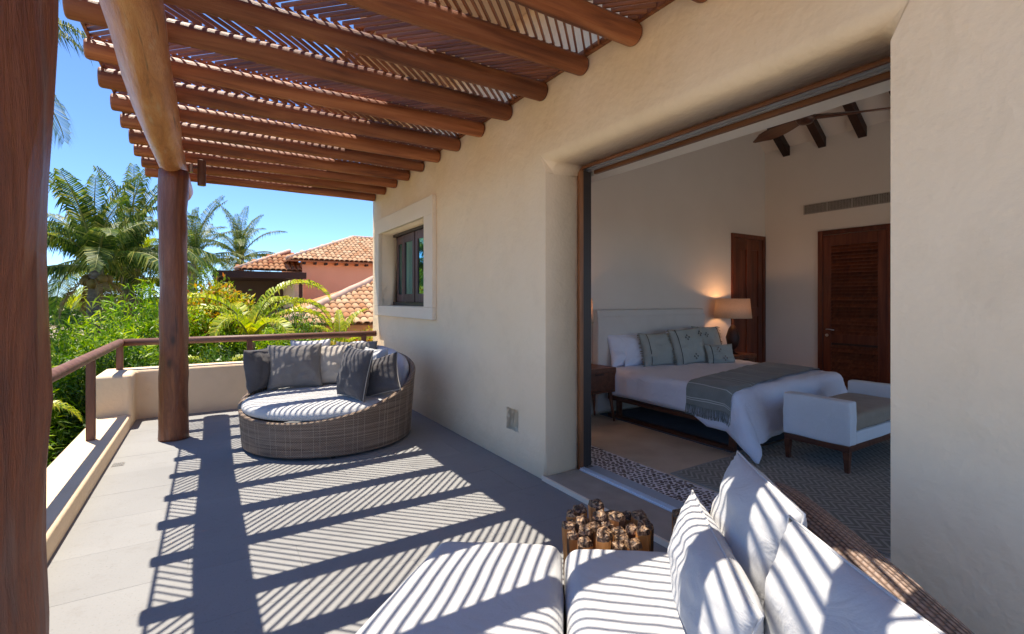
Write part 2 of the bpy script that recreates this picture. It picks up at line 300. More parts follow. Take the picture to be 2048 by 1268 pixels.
def rug_mat():
    m, nt, p = mat_new('zigzag_rug'); L = nt.links
    g = N(nt, 'ShaderNodeTexCoord'); sp = N(nt, 'ShaderNodeSeparateXYZ'); L.new(g.outputs['Object'], sp.inputs[0])
    def mth(op, a, b=None, c=None):
        n = N(nt, 'ShaderNodeMath', operation=op)
        for i, q in enumerate((a, b, c)):
            if q is None: continue
            if isinstance(q, (int, float)): n.inputs[i].default_value = q
            else: L.new(q, n.inputs[i])
        return n.outputs[0]
    tri = mth('PINGPONG', sp.outputs[0], 0.085)
    t = mth('FRACT', mth('MULTIPLY', mth('ADD', sp.outputs[1], mth('MULTIPLY', tri, 1.0)), 1/0.055))
    r = ramp(nt, [(0.0, (0.33, 0.31, 0.26)), (0.52, (0.33, 0.31, 0.26)), (0.60, (0.54, 0.51, 0.43)), (0.94, (0.58, 0.55, 0.46)), (1.0, (0.33, 0.31, 0.26))])
    L.new(t, r.inputs[0])
    n = N(nt, 'ShaderNodeTexNoise'); n.inputs['Scale'].default_value = 300; L.new(g.outputs['Object'], n.inputs['Vector'])
    mx = N(nt, 'ShaderNodeMixRGB', blend_type='MULTIPLY'); mx.inputs[0].default_value = 0.5; L.new(r.outputs[0], mx.inputs[1]); L.new(n.outputs[0], mx.inputs[2])
    L.new(mx.outputs[0], p.inputs['Base Color']); p.inputs['Roughness'].default_value = 1; p.inputs['Specular IOR Level'].default_value = 0.05
    b = N(nt, 'ShaderNodeBump'); b.inputs['Strength'].default_value = 0.6; b.inputs['Distance'].default_value = 0.006
    L.new(t, b.inputs['Height']); L.new(b.outputs[0], p.inputs['Normal']); return m
M['rug'] = rug_mat()
M['rug_edge'] = fabric('rug_binding', (0.26, 0.25, 0.22), (0.34, 0.33, 0.29))

def island(name, stops, rough=0.6, spec=0.3, bump=0, transl=0.0, base_noise=None):
    m, nt, p = mat_new(name); L = nt.links
    g = N(nt, 'ShaderNodeNewGeometry'); r = ramp(nt, stops); L.new(g.outputs['Random Per Island'], r.inputs[0])
    L.new(r.outputs[0], p.inputs['Base Color']); p.inputs['Roughness'].default_value = rough; p.inputs['Specular IOR Level'].default_value = spec
    if transl:
        out = nt.nodes['Material Output']; tr = N(nt, 'ShaderNodeBsdfTranslucent'); mx = N(nt, 'ShaderNodeMixShader'); mx.inputs[0].default_value = transl
        hs = N(nt, 'ShaderNodeHueSaturation'); hs.inputs['Value'].default_value = 1.5; hs.inputs['Saturation'].default_value = 1.1; L.new(r.outputs[0], hs.inputs['Color']); L.new(hs.outputs[0], tr.inputs['Color'])
        L.new(p.outputs[0], mx.inputs[1]); L.new(tr.outputs[0], mx.inputs[2]); L.new(mx.outputs[0], out.inputs['Surface'])
    return m
def objrand(name, stops, rough=0.6, spec=0.3, bumps=0, bscale=40):
    m, nt, p = mat_new(name); L = nt.links
    g = N(nt, 'ShaderNodeObjectInfo'); g2 = N(nt, 'ShaderNodeNewGeometry')
    ad = N(nt, 'ShaderNodeMath', operation='ADD'); fr = N(nt, 'ShaderNodeMath', operation='FRACT'); L.new(g.outputs['Random'], ad.inputs[0]); L.new(g2.outputs['Random Per Island'], ad.inputs[1]); L.new(ad.outputs[0], fr.inputs[0])
    r = ramp(nt, stops); L.new(fr.outputs[0], r.inputs[0]); 
    n = N(nt, 'ShaderNodeTexNoise'); n.inputs['Scale'].default_value = bscale; n.inputs['Detail'].default_value = 5; L.new(g2.outputs['Position'], n.inputs['Vector'])
    mx = N(nt, 'ShaderNodeMixRGB', blend_type='MULTIPLY'); mx.inputs[0].default_value = 0.35; L.new(r.outputs[0], mx.inputs[1]); L.new(n.outputs[0], mx.inputs[2])
    L.new(mx.outputs[0], p.inputs['Base Color']); p.inputs['Roughness'].default_value = rough; p.inputs['Specular IOR Level'].default_value = spec
    if bumps:
        b = N(nt, 'ShaderNodeBump'); b.inputs['Strength'].default_value = bumps; b.inputs['Distance'].default_value = 0.01; L.new(n.outputs[0], b.inputs['Height']); L.new(b.outputs[0], p.inputs['Normal'])
    return m
M['pebble'] = objrand('river_pebble', [(0.0, (0.075, 0.05, 0.04)), (0.4, (0.14, 0.09, 0.065)), (0.75, (0.20, 0.14, 0.105)), (1.0, (0.26, 0.21, 0.17))], 0.35, 0.5, 0, 30)
M['tile_roof'] = objrand('clay_roof_tile', [(0.0, (0.70, 0.38, 0.20)), (0.35, (0.82, 0.50, 0.28)), (0.7, (0.88, 0.60, 0.36)), (1.0, (0.64, 0.30, 0.14))], 0.85, 0.15, 0.4, 14)
M['tile_roof_red'] = objrand('red_clay_roof_tile', [(0.0, (0.50, 0.20, 0.09)), (0.4, (0.60, 0.28, 0.13)), (0.8, (0.66, 0.36, 0.19)), (1.0, (0.42, 0.15, 0.07))], 0.85, 0.15, 0.4, 14)
M['pink_wall'] = noisy('terracotta_pink_plaster', [(0.3, (0.82, 0.42, 0.25)), (0.7, (0.86, 0.46, 0.28))], scale=1, rough=0.9, bump=0.1, spec=0.1)
M['ridge'] = noisy('ridge_mortar', [(0.3, (0.55, 0.36, 0.26)), (0.7, (0.70, 0.50, 0.38))], scale=4, rough=0.9, bump=0.4, bscale=14)
M['leaf_bamboo'] = island('bamboo_leaf', [(0.0, (0.07, 0.17, 0.015)), (0.4, (0.17, 0.31, 0.022)), (0.75, (0.32, 0.46, 0.03)), (1.0, (0.50, 0.56, 0.05))], 0.45, 0.4, transl=0.35)
M['leaf_dark'] = island('dark_leaf', [(0.0, (0.03, 0.085, 0.014)), (0.5, (0.065, 0.15, 0.022)), (1.0, (0.15, 0.25, 0.03))], 0.4, 0.45, transl=0.25)
M['leaf_croton'] = island('croton_leaf', [(0.0, (0.12, 0.24, 0.02)), (0.35, (0.36, 0.40, 0.03)), (0.7, (0.60, 0.46, 0.05)), (0.92, (0.60, 0.28, 0.06)), (1.0, (0.45, 0.12, 0.06))], 0.45, 0.4, transl=0.3)
M['leaf_areca'] = island('areca_leaflet', [(0.0, (0.22, 0.32, 0.02)), (0.5, (0.42, 0.48, 0.03)), (1.0, (0.62, 0.58, 0.06))], 0.4, 0.4, transl=0.35)
M['leaf_palm'] = island('coconut_leaflet', [(0.0, (0.03, 0.07, 0.014)), (0.45, (0.07, 0.13, 0.02)), (0.8, (0.18, 0.23, 0.035)), (1.0, (0.42, 0.40, 0.10))], 0.5, 0.25, transl=0.28)
M['leaf_dry'] = island('dry_frond', [(0.0, (0.25, 0.15, 0.06)), (1.0, (0.40, 0.28, 0.12))], 0.7, 0.2, transl=0.2)
M['rachis'] = plain('frond_stem', (0.22, 0.24, 0.06), 0.5)
M['palm_trunk'] = noisy('palm_trunk', [(0.3, (0.16, 0.12, 0.09)), (0.7, (0.32, 0.27, 0.22))], scale=3, vec=(1,1,7), rough=0.9, bump=0.8, bscale=6, bdist=0.03)
M['stem'] = plain('woody_stem', (0.08, 0.06, 0.03), 0.8)
M['ground'] = noisy('sandy_ground', [(0.3, (0.30, 0.24, 0.16)), (0.7, (0.42, 0.34, 0.24))], scale=0.3, rough=0.95, bump=0.3, bscale=5)
def glass_mat():
    m, nt, p = mat_new('teal_reflection_glass'); L = nt.links
    out = nt.nodes['Material Output']; gl = N(nt, 'ShaderNodeBsdfGlossy'); gl.inputs['Color'].default_value = (0.30, 0.72, 0.80, 1); gl.inputs['Roughness'].default_value = 0.01  # teal of the reflected sky put into the gloss colour
    p.inputs['Base Color'].default_value = (0.01, 0.02, 0.022, 1); p.inputs['Roughness'].default_value = 0.05
    mx = N(nt, 'ShaderNodeMixShader'); mx.inputs[0].default_value = 0.62; L.new(p.outputs[0], mx.inputs[1]); L.new(gl.outputs[0], mx.inputs[2]); L.new(mx.outputs[0], out.inputs['Surface']); return m
M['glass'] = glass_mat()

# ================================================================== TERRACE
W = 2.36
bm_ = MB().box(-600, 600, -600, 900, -3.6, -3.2); g = bm_.build('ground', M['ground']); tag(g, kind='structure')
fl = bpy.data.objects.new('terrace_floor', MB().box(-1.14, 2.9, -3.0, 8.0, -0.3, -0.004).mesh('terrace_floor', M['grout'])); C.objects.link(fl); tag(fl, kind='structure')
for nm, bx_ in (('rear_bounce_floor', (-3.6, 9.0, -8.0, -3.002, -0.3, -0.001)), ('side_bounce_floor', (2.8, 9.0, -3.0, -1.71, -0.3, -0.001))):  # unseen sunlit floors, added behind the viewer to bounce light onto the walls
    rt_ = MB().box(*bx_).build(nm, M['bounce_paving']); tag(rt_, kind='structure')
rowY = [-3.0 + 0.535*i for i in range(21)]; off = 3.195 - (-3.0 + 0.535*12)  # a row joint passes Y 3.195
rowY = [y + off for y in rowY]; rowY = [-2.999] + [y for y in rowY if -2.9 < y < 7.6] + [7.652]
for j in range(len(rowY)-1):
    y0, y1 = rowY[j], rowY[j+1]
    xs = [-0.79]; x = -0.79 + (0.15 if j % 2 else 0.70)
    base = 0.449 if j % 2 else 1.0
    cuts = sorted(v for v in [base - 2.2, base - 1.1, base, base + 1.1, base + 2.2] if -0.6 < v < 2.25)
    xs += cuts + [W + 0.002]
    for k in range(len(xs)-1):
        b = MB().box(xs[k]+0.0009, xs[k+1]-0.0009, y0+0.0009, y1-0.0009, -0.004, random.uniform(-0.0006, 0.0))
        b.build('paving_slab', M['slab'], fl)
dr = thing('floor_drain', 'small square floor drain beside the low kerb wall', 'drain', (-0.70, 5.63, 0.0))
MB().box(-0.045, 0.045, -0.05, 0.05, 0.0005, 0.003).build('drain_rim', M['grout'], dr)
for i in range(6): MB().box(-0.038 + i*0.0135, -0.031 + i*0.0135, -0.042, 0.042, 0.003, 0.006).build('drain_bar', M['steel'], dr)

# low kerb wall, corner block and back parapet: soft plaster edges
def poly_wall(name, poly, z0, z1, label, bev=0.045):
    o = MB().prism(poly, z0, z1).build(name, M['parapet'], None, smooth=True, bevel=bev, seg=5, autos=True)
    return tag(o, label, 'wall')
poly_wall('low_wall', [(-1.12, -3.0), (-0.78, -3.0), (-0.78, 7.3), (-1.12, 7.3)], -0.35, 0.15, 'knee-low cream plaster kerb wall along the left edge of the terrace', 0.03)
poly_wall('parapet_wall', [(-1.13, 7.22), (-0.775, 7.22), (-0.775, 7.65), (2.5, 7.65), (2.5, 8.0), (-1.13, 8.0)], -0.35, 0.62, 'cream plaster parapet with raised corner block at the far end of the terrace')
tw = MB().box(-1.10, 2.6, -3.0, 7.98, -3.3, -0.36).build('terrace_base_wall', M['parapet']); tag(tw, 'plaster wall carrying the terrace above the garden', 'wall')

# railing
rl = thing('terrace_railing', 'brown round wooden handrail on square posts along kerb and parapet', 'railing')
RZ = 0.957
MB().tube([(-0.955, -3, RZ), (-0.955, 2.0, RZ+0.002), (-0.955, 5.0, RZ), (-0.955, 7.82, RZ+0.004)], 0.046, 16).build('handrail', M['rail'], rl, True)
MB().tube([(-0.955, 7.82, RZ+0.002), (0.6, 7.82, RZ), (2.3, 7.82, RZ)], 0.046, 16).build('handrail', M['rail'], rl, True)
MB().tube([(-0.955, 7.79, RZ+0.003), (-0.955, 7.82, RZ+0.003), (-0.955, 7.85, RZ+0.003)], [0.03, 0.047, 0.03], 16).build('rail_joint', M['rail'], rl, True)
M['rail_post'] = wood('rail_post_wood', (0.13, 0.05, 0.03), (0.19, 0.075, 0.045), (0.25, 0.11, 0.07), 'Z', 2.0, 0.5, 0.2)
for (x, y, z) in [(-0.965, 6.10, 0.15), (-0.965, 3.6, 0.15), (-0.965, 1.1, 0.15), (-0.965, -1.4, 0.15), (-0.955, 7.80, 0.62), (0.49, 7.81, 0.62), (2.10, 7.81, 0.62)]:
    MB().box(x-0.034, x+0.034, y-0.034, y+0.034, z-0.002, RZ-0.02).build('rail_post', M['rail_post'], rl, bevel=0.006)

# ================================================================== HOUSE
hs = thing('house', 'cream plaster house with wide bedroom opening beside the terrace', 'house')
def holed_wall(name, xs, ys, zs, holes, mat, x0, x1, bev_holes=0.0, label=None):
    bm = bmesh.new(); ys = sorted(ys); zs = sorted(zs)
    vg = {}
    def v(x, y, z):
        k = (round(x,4), round(y,4), round(z,4))
        if k not in vg: vg[k] = bm.verts.new((x, y, z))
        return vg[k]
    def solid(i, j):
        if i < 0 or j < 0 or i >= len(ys)-1 or j >= len(zs)-1: return False
        cy, cz = (ys[i]+ys[i+1])/2, (zs[j]+zs[j+1])/2
        return not any(a < cy < b and c < cz < d for a, b, c, d in holes)
    for i in range(len(ys)-1):
        for j in range(len(zs)-1):
            if not solid(i, j): continue
            ya, yb, za, zb = ys[i], ys[i+1], zs[j], zs[j+1]
            bm.faces.new([v(x0,ya,za), v(x0,ya,zb), v(x0,yb,zb), v(x0,yb,za)])
            bm.faces.new([v(x1,ya,za), v(x1,yb,za), v(x1,yb,zb), v(x1,ya,zb)])
            if not solid(i-1, j): bm.faces.new([v(x0,ya,za), v(x1,ya,za), v(x1,ya,zb), v(x0,ya,zb)])
            if not solid(i+1, j): bm.faces.new([v(x0,yb,za), v(x0,yb,zb), v(x1,yb,zb), v(x1,yb,za)])
            if not solid(i, j-1): bm.faces.new([v(x0,ya,za), v(x0,yb,za), v(x1,yb,za), v(x1,ya,za)])
            if not solid(i, j+1): bm.faces.new([v(x0,ya,zb), v(x1,ya,zb), v(x1,yb,zb), v(x0,yb,zb)])
    if bev_holes:
        a, b, c, d = holes[0]
        es = []
        for e in bm.edges:
            p, q = e.verts[0].co, e.verts[1].co
            if abs(p.x-x0) < 1e-5 and abs(q.x-x0) < 1e-5:
                onv = abs(p.y-q.y) < 1e-5 and (abs(p.y-a) < 1e-5 or abs(p.y-b) < 1e-5) and max(p.z,q.z) <= d+1e-5
                onh = abs(p.z-q.z) < 1e-5 and abs(p.z-d) < 1e-5 and min(p.y,q.y) >= a-1e-5 and max(p.y,q.y) <= b+1e-5
                if onv or onh: es.append(e)
            elif abs(p.y-q.y) < 1e-5 and abs(p.z-q.z) < 1e-5 and abs(p.z-d) < 1e-5 and (abs(p.y-a) < 1e-5 or abs(p.y-b) < 1e-5): es.append(e)
        bmesh.ops.bevel(bm, geom=es, offset=bev_holes, segments=7, profile=0.5, affect='EDGES')
    bm.normal_update()
    me = bpy.data.meshes.new(name); bm.to_mesh(me); bm.free(); me.materials.append(mat)
    me.polygons.foreach_set('use_smooth', [True]*len(me.polygons))
    o = bpy.data.objects.new(name, me); C.objects.link(o); o.parent = hs
    m = o.modifiers.new('es', 'EDGE_SPLIT') if not bev_holes else None
    if m: m.split_angle = R(30)
    w = o.modifiers.new('wn', 'WEIGHTED_NORMAL'); w.keep_sharp = True
    if label: o['label'] = label
    return o
DY0, DY1, DZ = 0.847, 3.235, 2.64
WY0, WY1, WZ0, WZ1 = 5.78, 7.70, 1.41, 2.56
NY0, NY1, NZ0, NZ1 = 3.647, 3.854, 0.303, 0.502
holed_wall('outer_wall', None, [-1.7, DY0, DY1, NY0, NY1, WY0, WY1, 8.2], [-0.3, NZ0, NZ1, WZ0, WZ1, DZ, 4.3],
           [(DY0, DY1, -0.3, DZ), (WY0, WY1, WZ0, WZ1), (NY0, NY1, NZ0, NZ1)], M['plaster'], W, 2.70, 0.085)
MB().box(2.52, 2.54, NY0-0.03, NY1+0.03, NZ0-0.03, NZ1+0.03).build('niche_back', M['plaster_trim'], hs)
holed_wall('inner_wall', None, [-1.5, DY0+0.02, DY1+0.30, 4.70], [-0.3, DZ-0.03, 4.3], [(DY0+0.02, DY1+0.30, -0.3, DZ-0.03)], M['plaster_in'], 2.905, 3.06)
holed_wall('bath_wall', None, [4.9, WY0-0.02, WY1+0.02, 8.2], [-0.3, WZ0-0.02, WZ1+0.02, 3.2], [(WY0-0.02, WY1+0.02, WZ0-0.02, WZ1+0.02)], M['plaster_in'], 2.702, 2.75)
MB().box(2.702, 8.3, 8.0, 8.2, -3.2, 4.3).build('north_wall', M['plaster'], hs)
MB().box(2.45, 8.3, 8.02, 8.18, -3.25, -0.31).build('north_wall_base', M['plaster'], hs)
MB().box(2.76, 8.08, 4.70, 4.86, -0.3, 6.6).build('headboard_wall', M['plaster_in'], hs)
MB().box(8.08, 8.28, -1.5, 7.99, -0.3, 6.6).build('bedroom_far_wall', M['plaster_in'], hs)
MB().box(3.07, 3.3, -1.7, -1.5, -0.3, 6.6).build('bedroom_near_wall', M['plaster_in'], hs); MB().box(7.9, 8.07, -1.7, -1.5, -0.3, 6.6).build('bedroom_near_wall', M['plaster_in'], hs)
MB().box(3.301, 7.899, -1.7, -1.5, 2.5, 6.6).build('bedroom_near_wall', M['plaster_in'], hs)   # unseen side opening left below, added to let more daylight into the bedroom
# vaulted ceiling
def slope_box(name, mat, x0, z0, x1, z1, y0, y1, t):
    b = MB(); b.add([(x0,y0,z0),(x1,y0,z1),(x1,y1,z1),(x0,y1,z0),(x0,y0,z0+t),(x1,y0,z1+t),(x1,y1,z1+t),(x0,y1,z0+t)],
          [(0,3,2,1),(4,5,6,7),(0,1,5,4),(1,2,6,5),(2,3,7,6),(3,0,4,7)]); return b.build(name, mat, hs)
sl = 0.78
slope_box('ceiling', M['plaster_in'], 8.28, 4.02-0.2*sl, 5.56, 4.02+2.52*sl, -1.6, 4.85, 0.12)
slope_box('ceiling', M['plaster_in'], 5.56, 4.02+2.52*sl, 2.90, 4.02+2.52*sl-2.66*0.72, -1.6, 4.85, 0.12)
for i in range(11):
    yc = 4.335 - i*0.547
    b = MB(); x0, x1 = 8.079, 5.6; w = 0.055; d = 0.155; c0 = 4.03; 
    b.add([(x0,yc-w,c0-d),(x1,yc-w,c0-d+(x0-x1)*sl),(x1,yc+w,c0-d+(x0-x1)*sl),(x0,yc+w,c0-d),(x0,yc-w,c0),(x1,yc-w,c0+(x0-x1)*sl),(x1,yc+w,c0+(x0-x1)*sl),(x0,yc+w,c0)],
          [(0,3,2,1),(4,5,6,7),(0,1,5,4),(1,2,6,5),(2,3,7,6),(3,0,4,7)])
    b.build('ceiling_beam', M['dark_wood'], hs)
MB().box(2.71, 8.07, 4.87, 7.99, 3.2, 3.3).build('bathroom_ceiling', M['plaster_in'], hs)
# roof eave over the wall: soffit, fascia, roof slope
EX = 1.30
MB().box(EX, 2.355, -1.9, 8.5, 4.02, 4.10).build('eave_soffit', M['plaster'], hs)
MB().box(EX-0.03, EX-0.002, -1.9, 8.5, 3.98, 4.22).build('eave_fascia', M['rafter'], hs)
slope_box('roof_slope', M['tile_roof_red'], EX-0.06, 4.13, 5.5, 6.35, -1.9, 8.5, 0.10)
slope_box('roof_slope', M['tile_roof_red'], 5.5, 6.35, 8.9, 4.25, -1.9, 8.5, 0.10)
# ledger where the slats meet the wall
MB().box(2.325, 2.357, 0.5, 8.12, 3.290, 3.335).build('ledger', M['rafter'], hs)

# window casing
wc = thing('window_surround', 'raised cream plaster surround framing the folding window', 'window surround', (2.36, 0, 0))
CY0, CY1, CZ0, CZ1 = 5.50, 7.93, 1.255, 2.79
MB().box(-0.055, -0.002, CY0, CY1, WZ1, CZ1).build('lintel_band', M['plaster_trim'], wc, bevel=0.006)
MB().box(-0.055, -0.002, CY0, CY1, CZ0, WZ0).build('sill_band', M['plaster_trim'], wc, bevel=0.006)
MB().box(-0.055, -0.002, CY0, WY0, WZ0+0.001, WZ1-0.001).build('side_band', M['plaster_trim'], wc, bevel=0.002)
MB().box(-0.055, -0.002, WY1, CY1, WZ0+0.001, WZ1-0.001).build('side_band', M['plaster_trim'], wc, bevel=0.002)
# folding window
fw_ = thing('folding_window', 'dark wooden folding window with narrow glass leaves coloured for a teal sky reflection in the terrace wall', 'window', (2.575, 0, WZ0))
HW = WZ1 - WZ0
M['win_wood'] = wood('window_wood', (0.085, 0.045, 0.045), (0.12, 0.065, 0.06), (0.16, 0.09, 0.08), 'Z', 2.0, 0.5, 0.1)
MB().box(-0.03, 0.07, WY0+0.004, WY1-0.004, 0.002, 0.055).build('bottom_track', M['black_frame'], fw_)
MB().box(-0.03, 0.07, WY0+0.004, WY1-0.004, HW-0.045, HW-0.002).build('top_track', M['black_frame'], fw_)
def leaf(y0, y1, x0, x1, hinge=False):
    # one leaf standing between two plan points
    a = Vector((x0, y0, 0)); b = Vector((x1, y1, 0)); d = (b-a); w = d.length; ang = math.atan2(d.y, d.x)
    st = 0.085; z0, z1 = 0.06, HW-0.05
    o = bpy.data.objects.new('window_leaf', None); 
    f = MB(); f.box(0.002, st, -0.02, 0.02, z0, z1); f.box(w-st, w-0.002, -0.02, 0.02, z0, z1); f.box(st, w-st, -0.019, 0.019, z0, z0+0.12); f.box(st, w-st, -0.019, 0.019, z1-0.12, z1)
    lo = f.build('window_leaf', M['win_wood'], fw_, bevel=0.003); lo.location = (x0, y0, 0); lo.rotation_euler = (0, 0, ang)
    MB().box(st-0.004, w-st+0.004, -0.004, 0.004, z0+0.118, z1-0.118).build('pane', M['glass'], lo)
    for hz in (0.28, HW-0.33) if hinge else ():
        MB().box(w-0.012, w+0.03, 0.006, 0.045, hz, hz+0.1).build('hinge', M['black_frame'], lo)
leaf(WY1-0.01, 7.30, 0.05, 0.02)
leaf(7.29, 6.77, 0.01, 0.0, True)
leaf(6.73, 6.21, 0.0, 0.01, True)
leaf(6.20, WY0+0.01, 0.01, 0.06)
MB().box(0.30, 0.31, WY0-0.3, WY1+0.3, -0.2, HW+0.2).build('dark_room_sheet', M['black_frame'], fw_)  # dark sheet added behind the panes, standing for the unlit room

# ================================================================== SLIDING DOOR FRAME
sd = thing('sliding_door', 'open bedroom sliding door with brown wooden frame, tracks and stacked dark panels', 'sliding door', (2.70, 0, 0.04))
M['door_wood'] = wood('door_frame_wood', (0.16, 0.06, 0.02), (0.24, 0.095, 0.035), (0.32, 0.14, 0.06), 'Z', 2.0, 0.4, 0.15)
M['door_wood_y'] = wood('door_head_wood', (0.12, 0.045, 0.02), (0.19, 0.075, 0.03), (0.26, 0.11, 0.05), 'Y', 2.0, 0.4, 0.15)
H0 = DZ - 0.04
MB().box(0.003, 0.045, DY1-0.03, DY1+0.10, -0.01, H0+0.05).build('jamb_trim', M['door_wood'], sd, bevel=0.003)
MB().box(0.003, 0.045, DY0, DY0+0.05, -0.01, H0+0.05).build('jamb_trim', M['door_wood'], sd, bevel=0.003)
MB().box(0.003, 0.024, DY0+0.05, DY1-0.03, H0-0.020, H0+0.03).build('head_trim', M['door_wood_y'], sd, bevel=0.003)
for i, (a, b) in enumerate([(0.05, 0.085), (0.092, 0.127), (0.134, 0.169)]):
    MB().box(a, b, DY1-0.012+0.012*i, DY1+0.9, 0.0, H0-0.01).build('door_panel', M['black_frame'], sd, bevel=0.002)
MB().box(0.026, 0.20, DY0+0.05, DY1+0.9, H0+0.012, H0+0.05).build('track_cover', M['white_track'], sd)
for x in (0.068, 0.110, 0.152):
    MB().box(x-0.006, x+0.006, DY0+0.05, DY1, H0-0.004, H0+0.012).build('head_track', M['alu'], sd)
MB().box(0.172, 0.203, DY0+0.05, DY1-0.02, H0-0.03, H0+0.011).build('head_stop', M['door_wood_y'], sd)
M['alu_sill'] = plain('anodised_sill', (0.72, 0.78, 0.84), 0.28, 0.2, 0.6)
MB().box(-0.004, 0.06, DY0+0.05, DY1-0.03, -0.005, 0.006).build('sill_track', M['alu_sill'], sd)
for x in (0.010, 0.028, 0.047):
    MB().box(x-0.003, x+0.003, DY0+0.05, DY1-0.03, 0.006, 0.017).build('sill_rib', M['alu_sill'], sd)
M['alu_dark'] = plain('blue_grey_sill', (0.40, 0.47, 0.55), 0.35, 0.2)
MB().box(0.061, 0.20, DY0+0.05, DY1-0.03, -0.02, -0.002).build('sill_channel', M['alu_dark'], sd)
th = MB().box(W+0.001, 2.695, DY0+0.001, DY1-0.001, -0.005, 0.04).build('door_step', M['threshold'], None, bevel=0.004); tag(th, kind='structure')
MB().box(W-0.020, W-0.0005, DY0-0.0, DY1+0.03, 0.0005, 0.040).build('step_edge', M['plaster_trim'], th, bevel=0.003)

# ================================================================== BEDROOM FLOOR
fi = MB().box(2.702, 8.08, -1.5, 4.70, -0.3, 0.018).build('bedroom_floor', M['grout']); tag(fi, kind='structure')
ty = [-1.5, -0.9, -0.1, 0.7, 1.5, 2.3, 3.1, 3.9, 4.70]; tx = [3.29, 3.9, 4.5, 5.1, 5.7, 6.3, 6.9, 7.5, 8.08]
for i in range(len(tx)-1):
    for j in range(len(ty)-1):
        o_ = 0.27 if i % 2 else 0
        ya = ty[j] + (o_ if j else 0); yb = ty[j+1] + (o_ if j < len(ty)-2 else 0)
        MB().box(tx[i]+0.0015, tx[i+1]-0.0015, ya+0.0015, yb-0.0015, 0.018, 0.030+random.uniform(-.0006, 0)).build('floor_tile', M['floor_in'], fi)
ps = MB().box(2.905, 3.288, -1.5, 4.69, 0.018, 0.024).build('pebble_strip', plain('pale_mortar', (0.84, 0.79, 0.78), 0.9)); tag(ps, kind='structure')
def pebble_mesh(seed):
    rr = random.Random(seed); b = MB(); n = 9; e = rr.uniform(0.5, 0.8); ring = []
    prof = [(1.0, 0.0), (0.88, 0.30), (0.5, 0.5)]
    vs = []; 
    wob = [rr.uniform(0.86, 1.1) for _ in range(n)]
    for (r_, z_) in prof:
        for k in range(n):
            a = 2*math.pi*k/n; vs.append((math.cos(a)*r_*wob[k], math.sin(a)*r_*wob[k]*e, z_*0.55))
    vs.append((0, 0, 0.30)); fs = []
    for i in range(2):
        for k in range(n): fs.append((i*n+k, i*n+(k+1)%n, (i+1)*n+(k+1)%n, (i+1)*n+k))
    for k in range(n): fs.append((2*n+k, 2*n+(k+1)%n, 3*n))
    b.add(vs, fs); return b
pmb = [pebble_mesh(s) for s in range(6)]
pmesh = [p.mesh('pebble', M['pebble'], True) for p in pmb]
pts = []
_y = 0.55
pr_ = random.Random(3)
row = 0
while _y < 4.66:
    x = 2.93 + (0.022 if row % 2 else 0)
    while x < 3.272:
        pts.append((x+pr_.uniform(-.006,.006), _y+pr_.uniform(-.006,.006))); x += pr_.uniform(0.043, 0.056)
    _y += 0.0315; row += 1
pts.sort(key=lambda p: abs(p[1]-2.6))
stuff = MB()
for i, (x, y) in enumerate(pts):
    s = pr_.uniform(0.0175, 0.0225); rz = math.pi/4*0 + pr_.uniform(-0.45, 0.45); v = pr_.randrange(6)
    if i < 300:
        o = mesh_obj('pebble', pmesh[v], ps, (x, y, 0.0235), rz); o.scale = (s, s, s*0.7)
    else:
        c_, s_ = math.cos(rz), math.sin(rz)
        stuff.add([(x+(a*c_-b*s_)*s, y+(a*s_+b*c_)*s, 0.0235+c*s*0.7) for a, b, c in pmb[v].v], pmb[v].f)
stuff.build('pebble', M['pebble'], ps, True, kind='stuff')

# rug
rg = thing('rug', 'olive and cream zigzag woven rug under the bed and bench', 'rug', (3.30, -0.4, 0.031))
MB().box(0.02, 4.0, 0.02, 3.12, 0, 0.009).build('rug_field', M['rug'], rg)
MB().box(0, 0.02, 0, 3.14, 0, 0.0085).build('rug_binding', M['rug_edge'], rg); MB().box(0.0201, 4.02, 3.1201, 3.14, 0, 0.0085).build('rug_binding', M['rug_edge'], rg)
bk = thing('bed_rug', 'plain dark grey rug lying under the head half of the bed', 'rug', (4.0, 2.75, 0.0305)); MB().box(0.25, 2.6, 0.05, 1.9, 0, 0.007).build('rug_pile', M['charcoal'], bk)

